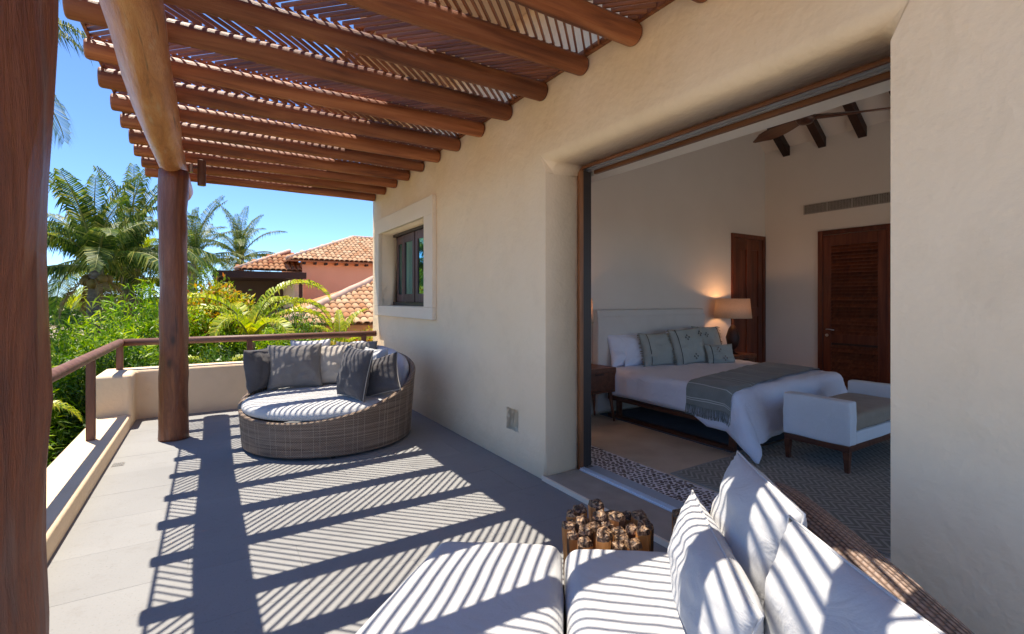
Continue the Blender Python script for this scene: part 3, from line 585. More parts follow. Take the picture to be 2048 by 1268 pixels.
# ================================================================== SOFT FORMS
def pillow_mesh(name, w, h, t, mat, seed=0, pinch=0.14, wr=0.014, n=28, sag=0.0):
    """standing pillow: local X width, Z height, Y thickness; base at z=0"""
    vs = []; fs = []
    for side in (1, -1):
        for j in range(n+1):
            for i in range(n+1):
                u = -1 + 2*i/n; v = -1 + 2*j/n
                pu = u*(1 - pinch*(1-v*v)*0.55); pv = v*(1 - pinch*(1-u*u)*0.55)
                th = (max(0, 1-abs(u)**2.2)**0.55) * (max(0, 1-abs(v)**2.2)**0.55)
                nz = mnoise.noise(Vector((u*1.6+seed*5.3, v*1.6, seed*1.7+side)))*wr*2 + mnoise.noise(Vector((u*4+seed*3.1, v*4, seed+side*3)))*wr
                edge = min(1, (1-max(abs(u), abs(v)))*5)
                # radial creases from the corners
                ca = math.atan2(1-abs(v)+.05, 1-abs(u)+.05); cr = math.sin(ca*11+seed)*0.9*wr*math.exp(-2.2*((1-abs(u))+(1-abs(v)))) * min(1, (1-max(abs(u), abs(v)))*8)
                x = pu*w/2; z = pv*h/2 + h/2 - sag*max(0, pv)*(1-u*u)*h
                vs.append((x, side*(th*t/2 + edge*nz + cr*0.9), z))
    m = (n+1)**2
    for j in range(n):
        for i in range(n):
            a = j*(n+1)+i; fs.append((a, a+n+1, a+n+2, a+1))
            fs.append((m+a, m+a+1, m+a+n+2, m+a+n+1))
    bm = bmesh.new(); bv = [bm.verts.new(v) for v in vs]
    for f in fs: bm.faces.new([bv[k] for k in f])
    bmesh.ops.remove_doubles(bm, verts=bm.verts, dist=0.0006)
    bmesh.ops.recalc_face_normals(bm, faces=bm.faces)
    me = bpy.data.meshes.new(name); bm.to_mesh(me); bm.free(); me.materials.append(mat)
    me.polygons.foreach_set('use_smooth', [True]*len(me.polygons)); return me
def piping(parent, w, h, mat, r=0.004, pinch=0.14):
    pts = []
    for k in range(4):
        for i in range(12):
            s = -1 + 2*i/12
            u, v = [(s, -1), (1, s), (-s, 1), (-1, -s)][k]
            pts.append((u*(1-pinch*(1-v*v)*.55)*w/2, 0, v*(1-pinch*(1-u*u)*.55)*h/2 + h/2))
    pts.append(pts[0]); return MB().tube(pts, r, 6, False).build('piping', mat, parent, True)
def pillow(name, label, cat, loc, w, h, t, mat, face=0.0, lean=0.0, roll=0.0, seed=0, group=None, pipe=None, **k):
    """face: heading (deg) that the front (-Y) of the pillow looks to; lean: tilt backwards"""
    me = pillow_mesh(name, w, h, t, mat, seed, **k)
    o = bpy.data.objects.new(name, me); C.objects.link(o)
    Rm = Matrix.Rotation(R(face+90), 4, 'Z') @ Matrix.Rotation(R(-lean), 4, 'X') @ Matrix.Rotation(R(roll), 4, 'Y')
    o.matrix_world = Matrix.Translation(loc) @ Rm
    if pipe: piping(o, w, h, pipe, pinch=k.get('pinch', 0.14))
    return tag(o, label, cat, group)
def cushion_mesh(name, x0, x1, y0, y1, z0, z1, r, mat, crown=0.02, seed=0, n=26, poly=None):
    """box cushion with rounded edges and a crowned top"""
    bm = bmesh.new(); bmesh.ops.create_cube(bm, size=2)
    bmesh.ops.subdivide_edges(bm, edges=bm.edges, cuts=n, use_grid_fill=True)
    cx, cy, cz = (x0+x1)/2, (y0+y1)/2, (z0+z1)/2; hx, hy, hz = (x1-x0)/2, (y1-y0)/2, (z1-z0)/2
    for v in bm.verts:
        p = v.co
        # concentrate vertices to the borders
        q = Vector((math.sin(p.x*math.pi/2)*hx, math.sin(p.y*math.pi/2)*hy, math.sin(p.z*math.pi/2)*hz))
        rr = min(r, hz*0.98)
        c = Vector((max(-hx+rr, min(hx-rr, q.x)), max(-hy+rr, min(hy-rr, q.y)), max(-hz+rr, min(hz-rr, q.z))))
        d = q - c
        if d.length > 1e-6: q = c + d.normalized()*rr
        fx = 1-(q.x/hx)**2; fy = 1-(q.y/hy)**2
        q.z += (1 if p.z > 0 else 0)*crown*max(0, fx)**.5*max(0, fy)**.5*max(0, q.z/hz)
        q += v.normal*(mnoise.noise(Vector((q.x*5+seed, q.y*5, q.z*6)))*0.007 + mnoise.noise(Vector((q.x*16+seed, q.y*7, q.z*20)))*0.003)
        v.co = q + Vector((cx, cy, cz))
    bmesh.ops.recalc_face_normals(bm, faces=bm.faces)
    me = bpy.data.meshes.new(name); bm.to_mesh(me); bm.free(); me.materials.append(mat)
    me.polygons.foreach_set('use_smooth', [True]*len(me.polygons)); return me

# ================================================================== PERGOLA
pg = thing('pergola', 'rustic pergola of brown log rafters, beam and two posts with diagonal slats', 'pergola')
RY = [8.10, 7.53, 7.00, 6.46, 5.93, 5.41, 4.88, 4.34, 3.79, 3.27, 2.75, 2.23, 1.70, 1.17, 0.64]
RZc = 3.228; RR = 0.073
for i, y in enumerate(RY):
    x0 = -0.720 + random.uniform(-.012, .012); n = 16; rad = []; pts_ = []
    xs = [x0, x0+0.006, x0+0.02] + [x0+0.02+(2.345-x0-0.04)*k/n for k in range(1, n)] + [2.345-0.012, 2.352]
    a, b2 = random.uniform(0, 6), random.uniform(0, 6); RRi = RR*random.uniform(0.94, 1.05)
    for k, x in enumerate(xs):
        r_ = RRi*(1+0.05*math.sin(x*1.3+a)+0.02*math.sin(x*5+b2)) ; 
        if k == 0: r_ *= 0.86
        if k == 1: r_ *= 0.96
        if k == len(xs)-1: r_ *= 0.9
        rad.append(r_); pts_.append((x, y+0.013*math.sin(x*1.3+b2), RZc+0.006*math.sin(x*0.9+a)))
    MB().tube(pts_, rad, 20, True, jitter=0.05, seed=i).build('rafter', M['rafter'], pg, True, autos=True)
# big log beam and posts
bp = []; br = []
ys = [8.22, 8.20, 8.14, 7.9] + [7.9-0.3*k for k in range(1, 26)]
for k, y in enumerate(ys):
    bp.append((-0.338+0.012*math.sin(y*0.9), y, 3.005+0.012*math.sin(y*0.7+1))); br.append(0.137*(1+0.05*math.sin(y*1.7)) * [0.72, 0.88, 0.97, 1][min(k, 3)])
MB().tube(bp, br, 28, True, jitter=0.10, seed=3).build('beam', M['beam'], pg, True)
def post(x, y, r0, z1, mat, seed):
    zs = [0.0, 0.02] + [0.02 + (z1-0.02)*k/26 for k in range(1, 27)]
    P_ = [(x+0.006*math.sin(z*1.9+seed), y+0.006*math.cos(z*1.4+seed), z) for z in zs]
    rr = [r0*(1+0.03*math.sin(z*2.1+seed)+0.02*math.sin(z*5.3+seed*2)+0.04*max(0, 0.4-z)) for z in zs]; rr[0] *= 0.985
    return MB().tube(P_, rr, 26, True, jitter=0.13, seed=seed).build('post', mat, pg, True)
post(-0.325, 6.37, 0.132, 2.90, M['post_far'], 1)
post(-0.335, 0.985, 0.139, 2.90, M['post'], 2)
# diagonal slats
pitch = 0.0735; sw = 0.0060; shh = 0.0125; sz = RZc + RR + 0.012
def slat_poly(yA, yB, xs, sgn):
    """slat from (xs, yA) to (xs+sgn*(yB-yA), yB); clipped to the sheet"""
    X0, X1 = -0.686, 2.325
    dx = (yB-yA)*sgn; a = (xs, yA); b = (xs+dx, yB); t0, t1 = 0.0, 1.0
    for lim, s in ((X0, 1), (X1, -1)):
        fa, fb = s*(a[0]-lim), s*(b[0]-lim)
        if fa < 0 and fb < 0: return None
        if fa < 0: t0 = max(t0, fa/(fa-fb))
        if fb < 0: t1 = min(t1, fa/(fa-fb))
    if t1-t0 < 0.06: return None
    return (a[0]+dx*t0, yA+(yB-yA)*t0), (a[0]+dx*t1, yA+(yB-yA)*t1)
slat_cache = {}
def slat_box(L_):
    k = round(L_, 3)
    if k not in slat_cache: slat_cache[k] = MB().box(0, k, -sw, sw, -shh, shh).mesh('slat', M['slat'])
    return slat_cache[k]
rest = MB(); nsl = 0
for bi in range(len(RY)-1):
    yA, yB = RY[bi+1], RY[bi]
    sgn = -1 if bi % 2 == 1 else 1     # bay 3.79-4.34 (bi=7) runs (+x,-y)
    single = 1.0 < (yA+yB)/2 < 4.7
    x = -0.69 - abs(yB-yA) - 0.02
    k = 0
    while x < 2.325 + abs(yB-yA):
        q = slat_poly(yA, yB, x, sgn)
        x += pitch + random.uniform(-.003, .003)
        if not q: continue
        (ax, ay), (bx, by) = q; L_ = math.hypot(bx-ax, by-ay); ang = math.atan2(by-ay, bx-ax) + random.uniform(-.006, .006)
        z = sz + random.uniform(-.002, .003)
        if single and nsl < 299:
            o = mesh_obj('slat', slat_box(L_), pg, (ax, ay, z), ang); nsl += 1
        else:
            c_, s_ = math.cos(ang), math.sin(ang); b = MB().box(0, L_, -sw, sw, -shh, shh)
            rest.add([(ax+p[0]*c_-p[1]*s_, ay+p[0]*s_+p[1]*c_, z+p[2]) for p in b.v], b.f)
rest.build('slat', M['slat'], pg, kind='stuff')
MB().box(-0.706, -0.688, 0.55, 8.18, RZc+RR-0.004, RZc+RR+0.018).build('edge_batten', M['slat'], pg)
# spotlight under the pergola
sp_ = thing('spotlight', 'small bronze cylinder downlight hanging beside the far post', 'spotlight', (-0.068, 6.35, 2.9))
MB().tube([(0, 0, 0.145), (0, 0, 0.14), (0, 0, -0.13), (0, 0, -0.135)], [0.036, 0.041, 0.041, 0.038], 20).build('lamp_body', M['bronze'], sp_, True, autos=True)
MB().tube([(0, 0, -0.120), (0, 0, -0.136)], 0.03, 16).build('lens', plain('brass_lens', (0.35, 0.22, 0.06), 0.3, 0.6), sp_)
MB().tube([(-0.04, 0, 0.06), (-0.125, 0, 0.05)], 0.013, 8).build('arm', M['bronze'], sp_)
MB().tube([(-0.10, 0, 0.0), (-0.10, 0, 0.09)], 0.02, 10).build('swivel', M['steel'], sp_)

# ================================================================== DAYBED
DC = (1.14, 5.58); DR = 0.90
db = thing('daybed', 'round brown wicker daybed with high curved back and thick pale cushion', 'daybed', (DC[0], DC[1], 0))
PK = R(42)
def rim(th):
    s = (1+math.cos(th-PK))/2; return 0.335 + 0.515*(s**1.2)
def shell(r_base, r_top, mat, name, n=96, m=12, z0=0.03, inset=0.055):
    b = MB(); vs = []; uvs = []
    for j in range(m+1):
        for k in range(n+1):
            th = 2*math.pi*k/n; h = rim(th); z = z0+(h-z0)*j/m; r_ = r_base + (r_top-r_base)*z/0.85
            vs.append((math.cos(th)*r_, math.sin(th)*r_, z)); uvs.append((th*DR, z))
    # rounded rim and inner side
    prof = [(0.006, 0.012), (-0.006, 0.022), (-0.024, 0.026), (-0.042, 0.020), (-inset, 0.008), (-inset, -0.10)]
    for q, (dr_, dz_) in enumerate(prof):
        for k in range(n+1):
            th = 2*math.pi*k/n; h = rim(th); r_ = r_base + (r_top-r_base)*h/0.85 + dr_
            vs.append((math.cos(th)*r_, math.sin(th)*r_, h+dz_)); uvs.append((th*DR, h+0.015*(q+1)))
    rows = m+1+len(prof); fs = []; fu = []
    for j in range(rows-1):
        for k in range(n):
            f = (j*(n+1)+k, j*(n+1)+k+1, (j+1)*(n+1)+k+1, (j+1)*(n+1)+k); fs.append(f); fu.append([uvs[i] for i in f])
    b.add(vs, fs, fu); return b.build(name, mat, db, True)
shell(0.86, 0.925, M['wicker'], 'wicker_shell')
for k in range(64):
    th = 2*math.pi*k/64 + random.uniform(-.05, .05); h = rim(th)
    pts_ = [(math.cos(th)*(0.8625+(0.065)*z/0.85), math.sin(th)*(0.8625+(0.065)*z/0.85), z) for z in (0.04, h*0.5, h)]
    MB().tube(pts_, 0.0010, 5, False).build('pale_strand', M['strand'], db, True)
for a in range(6):
    th = R(20+60*a); MB().tube([(math.cos(th)*0.80, math.sin(th)*0.80, 0), (math.cos(th)*0.80, math.sin(th)*0.80, 0.032)], 0.022, 12).build('foot', M['foot_black'], db)
def disc_cushion(name, r, z0, z1, mat, parent, n=64):
    prof = [(0.0, z1+0.012), (0.45, z1+0.012), (0.8, z1+0.004), (0.93, z1-0.012), (0.985, z1-0.04), (1.0, (z0+z1)/2), (0.985, z0+0.03), (0.94, z0), (0.0, z0)]
    b = MB(); vs = [(0, 0, prof[0][1])]; fs = []
    for q, (rr, z) in enumerate(prof[1:-1]):
        for k in range(n):
            th = 2*math.pi*k/n; w_ = 0.004*mnoise.noise(Vector((math.cos(th)*3, math.sin(th)*3, q)))
            vs.append((math.cos(th)*(r*rr+w_), math.sin(th)*(r*rr+w_), z+w_))
    for k in range(n): fs.append((0, 1+k, 1+(k+1)%n))
    for q in range(len(prof)-3):
        for k in range(n): fs.append((1+q*n+k, 1+(q+1)*n+k, 1+(q+1)*n+(k+1)%n, 1+q*n+(k+1)%n))
    fs.append(tuple(1+(len(prof)-3)*n+k for k in reversed(range(n))))
    b.add(vs, fs); o = b.build(name, mat, parent, True); m_ = o.modifiers.new('sub', 'SUBSURF'); m_.levels = 1; m_.render_levels = 1; return o
sc_ = disc_cushion('seat_cushion', 0.872, 0.345, 0.488, M['white_canvas'], db)
# curved back cushions against the inside of the shell
def back_cushion(a0, a1, h0, seedv, thick=0.15):
    n, m = 20, 12; b = MB(); vs = []; fs = []
    for side in (0, 1):
        for j in range(m+1):
            for i in range(n+1):
                u = -1+2*i/n; v = -1+2*j/m; th = R(a0+(a1-a0)*i/n)
                t = (max(0, 1-abs(u)**4)**0.5)*(max(0, 1-abs(v)**3)**0.5)*thick/2
                hz = 0.465 + (rim(th)+h0-0.465)*(j/m) + 0.012*mnoise.noise(Vector((i*.3, j*.3, seedv)))
                r_ = 0.775 + (t if side else -t) + 0.02*(j/m)
                vs.append((math.cos(th)*r_, math.sin(th)*r_, hz))
    mm = (n+1)*(m+1)
    for j in range(m):
        for i in range(n):
            a = j*(n+1)+i; fs += [(a, a+n+1, a+n+2, a+1), (mm+a, mm+a+1, mm+a+n+2, mm+a+n+1)]
    bm = bmesh.new(); bv = [bm.verts.new(v) for v in vs]
    for f in fs: bm.faces.new([bv[k] for k in f])
    bmesh.ops.remove_doubles(bm, verts=bm.verts, dist=0.001); bmesh.ops.recalc_face_normals(bm, faces=bm.faces)
    me = bpy.data.meshes.new('back_cushion'); bm.to_mesh(me); bm.free(); me.materials.append(M['pale'])
    me.polygons.foreach_set('use_smooth', [True]*len(me.polygons)); return mesh_obj('back_cushion', me, db)
back_cushion(-22, 36, 0.08, 1); back_cushion(38, 80, 0.13, 2); back_cushion(82, 138, 0.20, 3)
SEAT = 0.498
pillow('pillow', 'narrow charcoal pillow standing at the left end of the daybed', 'pillow', (0.50, 6.02, SEAT), 0.43, 0.47, 0.22, M['charcoal'], face=-42, lean=8, seed=1)
pillow('pillow', 'large grey pillow striped by shade in front of the charcoal one', 'pillow', (0.83, 5.93, SEAT), 0.58, 0.51, 0.25, M['grey'], face=-96, lean=14, seed=2)
pillow('pillow', 'cream pillow in the middle of the daybed between grey ones', 'pillow', (1.25, 5.98, SEAT), 0.48, 0.48, 0.22, M['cream'], face=-100, lean=14, seed=3)
pillow('pillow', 'charcoal pillow with pale piping seen nearly edge-on', 'pillow', (1.215, 5.05, SEAT), 0.46, 0.52, 0.25, M['charcoal'], face=-160, lean=12, roll=3, seed=4, pipe=M['cream'])
pillow('pillow', 'charcoal pillow leaning over the right wicker rim of the daybed', 'pillow', (1.47, 5.02, SEAT), 0.58, 0.42, 0.24, M['charcoal'], face=-138, lean=24, roll=-18, seed=5, pipe=M['cream'])
pillow('pillow', 'taupe pillow with dark corners behind the cream pillow', 'pillow', (1.52, 6.02, SEAT), 0.50, 0.50, 0.20, M['grey'], face=-115, lean=10, seed=6)
pillow('pillow', 'pale pillow peeking out between the large grey and the cream pillow', 'pillow', (1.04, 6.20, SEAT+0.03), 0.46, 0.50, 0.18, M['pale'], face=-98, lean=10, seed=8)
pillow('pillow', 'small white pillow behind the two charcoal ones on the right', 'pillow', (1.52, 5.42, SEAT), 0.42, 0.47, 0.20, M['white_canvas'], face=-160, lean=12, seed=7)

# ================================================================== SOFA (local x = depth towards the back, local -y = towards the viewer)
sf = thing('sofa', 'white cushioned wicker lounge sofa striped by the pergola shade in the foreground', 'sofa', (0.894, 2.013, 0), R(-36.87))
def lv(u, v, z): return (u, -v, z)
b = MB(); b.prism([(-0.36, -1.9), (1.40, -1.9), (1.46, -0.05), (0.03, -0.03)], 0.05, 0.27); b.build('sofa_base', M['wicker_sofa'], sf, bevel=0.02)
def cush(name, x0, x1, y0, y1, z0, z1, r, crown, seed): 
    me = cushion_mesh(name, x0, x1, y0, y1, z0, z1, r, M['white_canvas'], crown, seed); return mesh_obj(name, me, sf)
c1 = cush('seat_cushion', -0.02, 0.535, -1.7, 0.025, 0.262, 0.42, 0.055, 0.016, 1)
for v_ in c1.data.vertices:      # the chaise front edge splays outwards
    f_ = (0.535-v_.co.x)/0.555; v_.co.x += 0.24*f_*min(0, v_.co.y)
cush('seat_cushion', 0.545, 1.30, -1.7, 0.0, 0.262, 0.425, 0.065, 0.02, 2)
# curved woven back
def back_shell():
    path = [(1.455, 0.02), (1.462, -0.15), (1.465, -0.4), (1.455, -0.7), (1.43, -1.0), (1.39, -1.3), (1.33, -1.6), (1.25, -1.9)]
    P2 = []
    for i in range(len(path)-1):
        for k in range(6): 
            t = k/6; P2.append((path[i][0]*(1-t)+path[i+1][0]*t, path[i][1]*(1-t)+path[i+1][1]*t))
    P2.append(path[-1])
    prof = [(0.045, 0.27), (0.055, 0.45), (0.068, 0.60), (0.074, 0.66), (0.070, 0.69), (0.055, 0.708), (0.03, 0.716), (-0.0, 0.718), (-0.03, 0.714), (-0.055, 0.704), (-0.068, 0.685), (-0.070, 0.60), (-0.06, 0.27)]
    ln = [0]
    for i in range(1, len(P2)): ln.append(ln[-1]+math.hypot(P2[i][0]-P2[i-1][0], P2[i][1]-P2[i-1][1]))
    pl = [0]
    for i in range(1, len(prof)): pl.append(pl[-1]+math.hypot(prof[i][0]-prof[i-1][0], prof[i][1]-prof[i-1][1]))
    vs = []; uvs = []; n = len(prof)
    for i, (x, y) in enumerate(P2):
        a = P2[max(0, i-1)]; c = P2[min(len(P2)-1, i+1)]; tx_, ty_ = c[0]-a[0], c[1]-a[1]; l = math.hypot(tx_, ty_); nx, ny = -ty_/l, tx_/l
        if nx < 0: nx, ny = -nx, -ny
        e = min(1, ln[i]/0.07); sh = math.sqrt(max(0, 1-(1-e)**2)); sh = max(sh, 0.12)
        for k, (o_, z) in enumerate(prof):
            vs.append((x+nx*o_*sh, y+ny*o_*sh, z)); uvs.append((ln[i], pl[k]))
    fs = []; fu = []
    for i in range(len(P2)-1):
        for k in range(n-1):
            f = (i*n+k, (i+1)*n+k, (i+1)*n+k+1, i*n+k+1); fs.append(f); fu.append([uvs[q] for q in f])
    b = MB(); b.add(vs, fs, fu); b.add([vs[k] for k in range(n)], [tuple(range(n))], [[uvs[k] for k in range(n)]])
    return b.build('sofa_back', M['wicker_sofa'], sf, True)
back_shell()
for (u, v) in ((0.1, 0.1), (1.35, 0.12), (0.1, 1.8), (1.25, 1.8)):
    MB().tube([lv(u, v, 0), lv(u, v, 0.052)], 0.025, 12).build('foot', M['foot_black'], sf)
S_ = Vector((0.894, 2.013, 0)); U_ = Vector((0.8, -0.6, 0)); V_ = Vector((-0.6, -0.8, 0))
def suv(u, v, z): return S_ + U_*u + V_*v + Vector((0, 0, z))
FB = math.degrees(math.atan2(0.6, -0.8))     # heading of -U: cushions look towards the seat
pillow('cushion', 'small white scatter cushion with pointed corner nearest the log stool', 'cushion', suv(0.965, 0.50, 0.41), 0.80, 0.315, 0.21, M['white_canvas'], face=FB-4, lean=14, seed=11, wr=0.008, pipe=M['white_canvas'])
pillow('cushion', 'tall white back cushion between the small cushion and the wicker back', 'cushion', suv(1.17, 0.355, 0.41), 0.60, 0.465, 0.24, M['white_canvas'], face=FB-3, lean=10, seed=12, pinch=0.06, wr=0.010, pipe=M['white_canvas'])
pillow('cushion', 'white back cushion in the lower right corner nearest the camera', 'cushion', suv(1.14, 1.02, 0.41), 0.68, 0.465, 0.24, M['white_canvas'], face=FB+6, lean=10, seed=13, pinch=0.05, wr=0.010, pipe=M['white_canvas'])

# ================================================================== LOG STOOLS
M['log_side'] = wood('split_log_side', (0.36, 0.13, 0.03), (0.60, 0.25, 0.07), (0.75, 0.38, 0.13), 'Z', 2.0, 0.6, 0.5)
M['log_bark'] = noisy('log_bark', [(0.3, (0.05, 0.025, 0.015)), (0.7, (0.16, 0.09, 0.05))], scale=20, rough=0.9, bump=0.8, bscale=30)
def ring_mat():
    m, nt, p = mat_new('log_end_grain'); L = nt.links
    tc = N(nt, 'ShaderNodeTexCoord'); w = N(nt, 'ShaderNodeTexNoise'); w.inputs['Scale'].default_value = 28; w.inputs['Detail'].default_value = 6; w.inputs['Distortion'].default_value = 2.5; L.new(tc.outputs['Object'], w.inputs['Vector'])
    r = ramp(nt, [(0.38, (0.035, 0.018, 0.011)), (0.50, (0.15, 0.08, 0.045)), (0.64, (0.50, 0.32, 0.18))]); L.new(w.outputs[0], r.inputs[0]); L.new(r.outputs[0], p.inputs['Base Color']); p.inputs['Roughness'].default_value = 0.45
    b = N(nt, 'ShaderNodeBump'); b.inputs['Strength'].default_value = 0.9; b.inputs['Distance'].default_value = 0.01; L.new(w.outputs[0], b.inputs['Height']); L.new(b.outputs[0], p.inputs['Normal']); return m
M['log_end'] = ring_mat()
def log_stool(label, cx, cy, rad, seed, group):
    t = thing('log_stool', label, 'stool', (cx, cy, 0), 0, group); rr = random.Random(seed)
    spots = [(0, 0)]
    for ring, cnt in ((0.36, 5), (0.70, 9), (1.0, 14)):
        for k in range(cnt):
            a = 2*math.pi*(k+0.5*(ring > .5))/cnt + rr.uniform(-.08, .08); spots.append((ring*rad*math.cos(a), ring*rad*math.sin(a)))
    for (x, y) in spots:
        h = 0.410 + rr.uniform(-0.03, 0.03); r_ = 0.037*rr.uniform(0.85, 1.2); n = 9
        d = math.hypot(x, y)/rad; lx, ly = x*0.10*d, y*0.10*d
        wob = [rr.uniform(0.78, 1.16) for _ in range(n)]; a0 = rr.uniform(0, 6)
        vs = []
        lev = [0, 0.15, h*0.6, h-0.02, h, h+0.004]
        for q, z in enumerate(lev):
            sc = [1, 0.93, 0.97, 1.0, 0.86, 0.45][q]; f = z/h
            for k in range(n):
                a = a0+2*math.pi*k/n; rr_ = r_*wob[k]*sc*(1+0.10*math.sin(z*22+k+a0))
                vs.append((x+lx*f+math.cos(a)*rr_, y+ly*f+math.sin(a)*rr_, z+(0.006*math.sin(3*a) if q > 3 else 0)))
        fs = [(q*n+k, q*n+(k+1)%n, (q+1)*n+(k+1)%n, (q+1)*n+k) for q in range(len(lev)-1) for k in range(n)]
        fs.append(tuple((len(lev)-1)*n+k for k in range(n)))
        b = MB(); b.add(vs, fs); me = b.mesh('log', M['log_side'], False); me.materials.append(M['log_end']); me.materials.append(M['log_bark'])
        for p in me.polygons:
            q = p.index//n
            if q >= 3: p.material_index = 1
            elif (p.index+int(a0*10)) % 9 < (1 if d > .9 else 7): p.material_index = 2
        mesh_obj('log', me, t)
log_stool('bundled driftwood log stool beside the sofa seat, fully in view', 1.648, 1.752, 0.165, 1, 'log stools by the sofa')
log_stool('second log stool mostly hidden behind the pointed white cushion', 2.085, 1.447, 0.165, 2, 'log stools by the sofa')

# ================================================================== BEDROOM FURNITURE
BX0, BX1, BY0, BY1, BT = 4.25, 6.25, 2.80, 4.58, 0.62
bd = thing('bed', 'wide bed with linen headboard and dark sled base', 'bed', (BX0, BY0, 0.03))
bw, bl = BX1-BX0, BY1-BY0
MB().box(-0.10, bw+0.02, bl+0.0, bl+0.10, 0.05, 1.345).build('headboard', M['headboard'], bd, True, bevel=0.025, seg=4)
MB().box(-0.10, bw+0.02, bl-0.012, bl-0.0005, 0.4, 1.26).build('headboard_panel', M['headboard'], bd, True, bevel=0.008)
M['bed_wood'] = wood('bed_frame_wood', (0.07, 0.022, 0.012), (0.12, 0.040, 0.020), (0.16, 0.06, 0.03), 'Y', 2.0, 0.35, 0.1)
for x in (0.03, bw-0.10):
    MB().box(x, x+0.055, 0.0, bl-0.05, 0.22, 0.265).build('side_rail', M['bed_wood'], bd, bevel=0.003)
    MB().box(x, x+0.055, 0.0, bl-0.05, 0.0, 0.045).build('base_runner', M['bed_wood'], bd, bevel=0.003)
    MB().box(x, x+0.055, 0.0, 0.055, 0.0451, 0.2199).build('leg', M['bed_wood'], bd, bevel=0.003)
    MB().box(x, x+0.055, bl-0.25, bl-0.195, 0.0451, 0.2199).build('leg', M['bed_wood'], bd, bevel=0.003)
MB().box(0.10, bw-0.11, 0.03, bl-0.03, 0.222, 0.262).build('slatted_base', M['dark_wood'], bd)
mt = mesh_obj('mattress', cushion_mesh('mattress', 0.03, bw-0.03, 0.02, bl, 0.268, 0.575, 0.05, M['duvet'], 0.01, 5, 14), bd)
# duvet: a draped sheet
def duvet():
    n, m = 70, 60; vs = []; fs = []
    s0, s1 = -0.42, bw+0.42; t0, t1 = -0.50, bl-0.02
    for j in range(m+1):
        for i in range(n+1):
            s = s0+(s1-s0)*i/n; t = t0+(t1-t0)*j/m
            # near side hangs short towards the head and longer at the foot corner
            side_len = 0.32 + 0.22*max(0, 1-(t)/0.40 if t < 0.40 else 0)
            ds = max(0, -s, s-bw); dt = max(0, -t)
            ds *= min(1, side_len/0.42) if s < 0 else 0.85
            sx = -1 if s < 0 else 1
            R0 = 0.07
            def drop(d):   # arc length d over a rounded edge -> (out, down)
                if d <= 0: return 0.0, 0.0
                a = min(d/R0, math.pi/2)
                o_ = R0*math.sin(a); dn = R0*(1-math.cos(a))
                if d > R0*math.pi/2: dn += d-R0*math.pi/2
                return o_, dn
            dd = math.hypot(ds, dt); o_, dn = drop(dd)
            if dd > 0:
                ph = math.sin(2*math.atan2(dt, ds)) if sx < 0 or True else 0; o_ += 0.22*dn*max(0, ph)**1.3
                ox, oy = (sx*ds/dd*o_, -dt/dd*o_ - 0.40*dn*max(0, 1-max(0, s)/0.9)*dt/dd)
            else: ox = oy = 0
            corner = min(ds, dt)/0.4
            fold = 0.030*math.sin(t*16+1.2*math.sin(t*5)) * min(1, ds/0.15) + 0.025*math.sin(s*11+1.3*math.sin(s*4)) * min(1, dt/0.15)
            wr = 0.010*mnoise.noise(Vector((s*5, t*5, 0.3))) + 0.005*mnoise.noise(Vector((s*13, t*13, 1.3)))
            x = max(0, min(bw, s)) + ox + sx*(0.3*fold if ds > 0 else 0)
            y = max(0, t) + oy - (0.3*fold if dt > 0 else 0)
            z = 0.60 + wr*1.3 - dn + 0.012*math.sin(max(0,min(1,t/bl))*3.1)
            if z < 0.015: z = 0.015 + 0.02*mnoise.noise(Vector((s*9, t*9, 2)))**2
            vs.append((x, y, z))
    for j in range(m):
        for i in range(n):
            a = j*(n+1)+i; fs.append((a, a+1, a+n+2, a+n+1))
    b = MB(); b.add(vs, fs); o = b.build('duvet', M['duvet'], bd, True)
    sd_ = o.modifiers.new('solid', 'SOLIDIFY'); sd_.thickness = 0.02; sd_.offset = 1
    return o
dv = duvet()
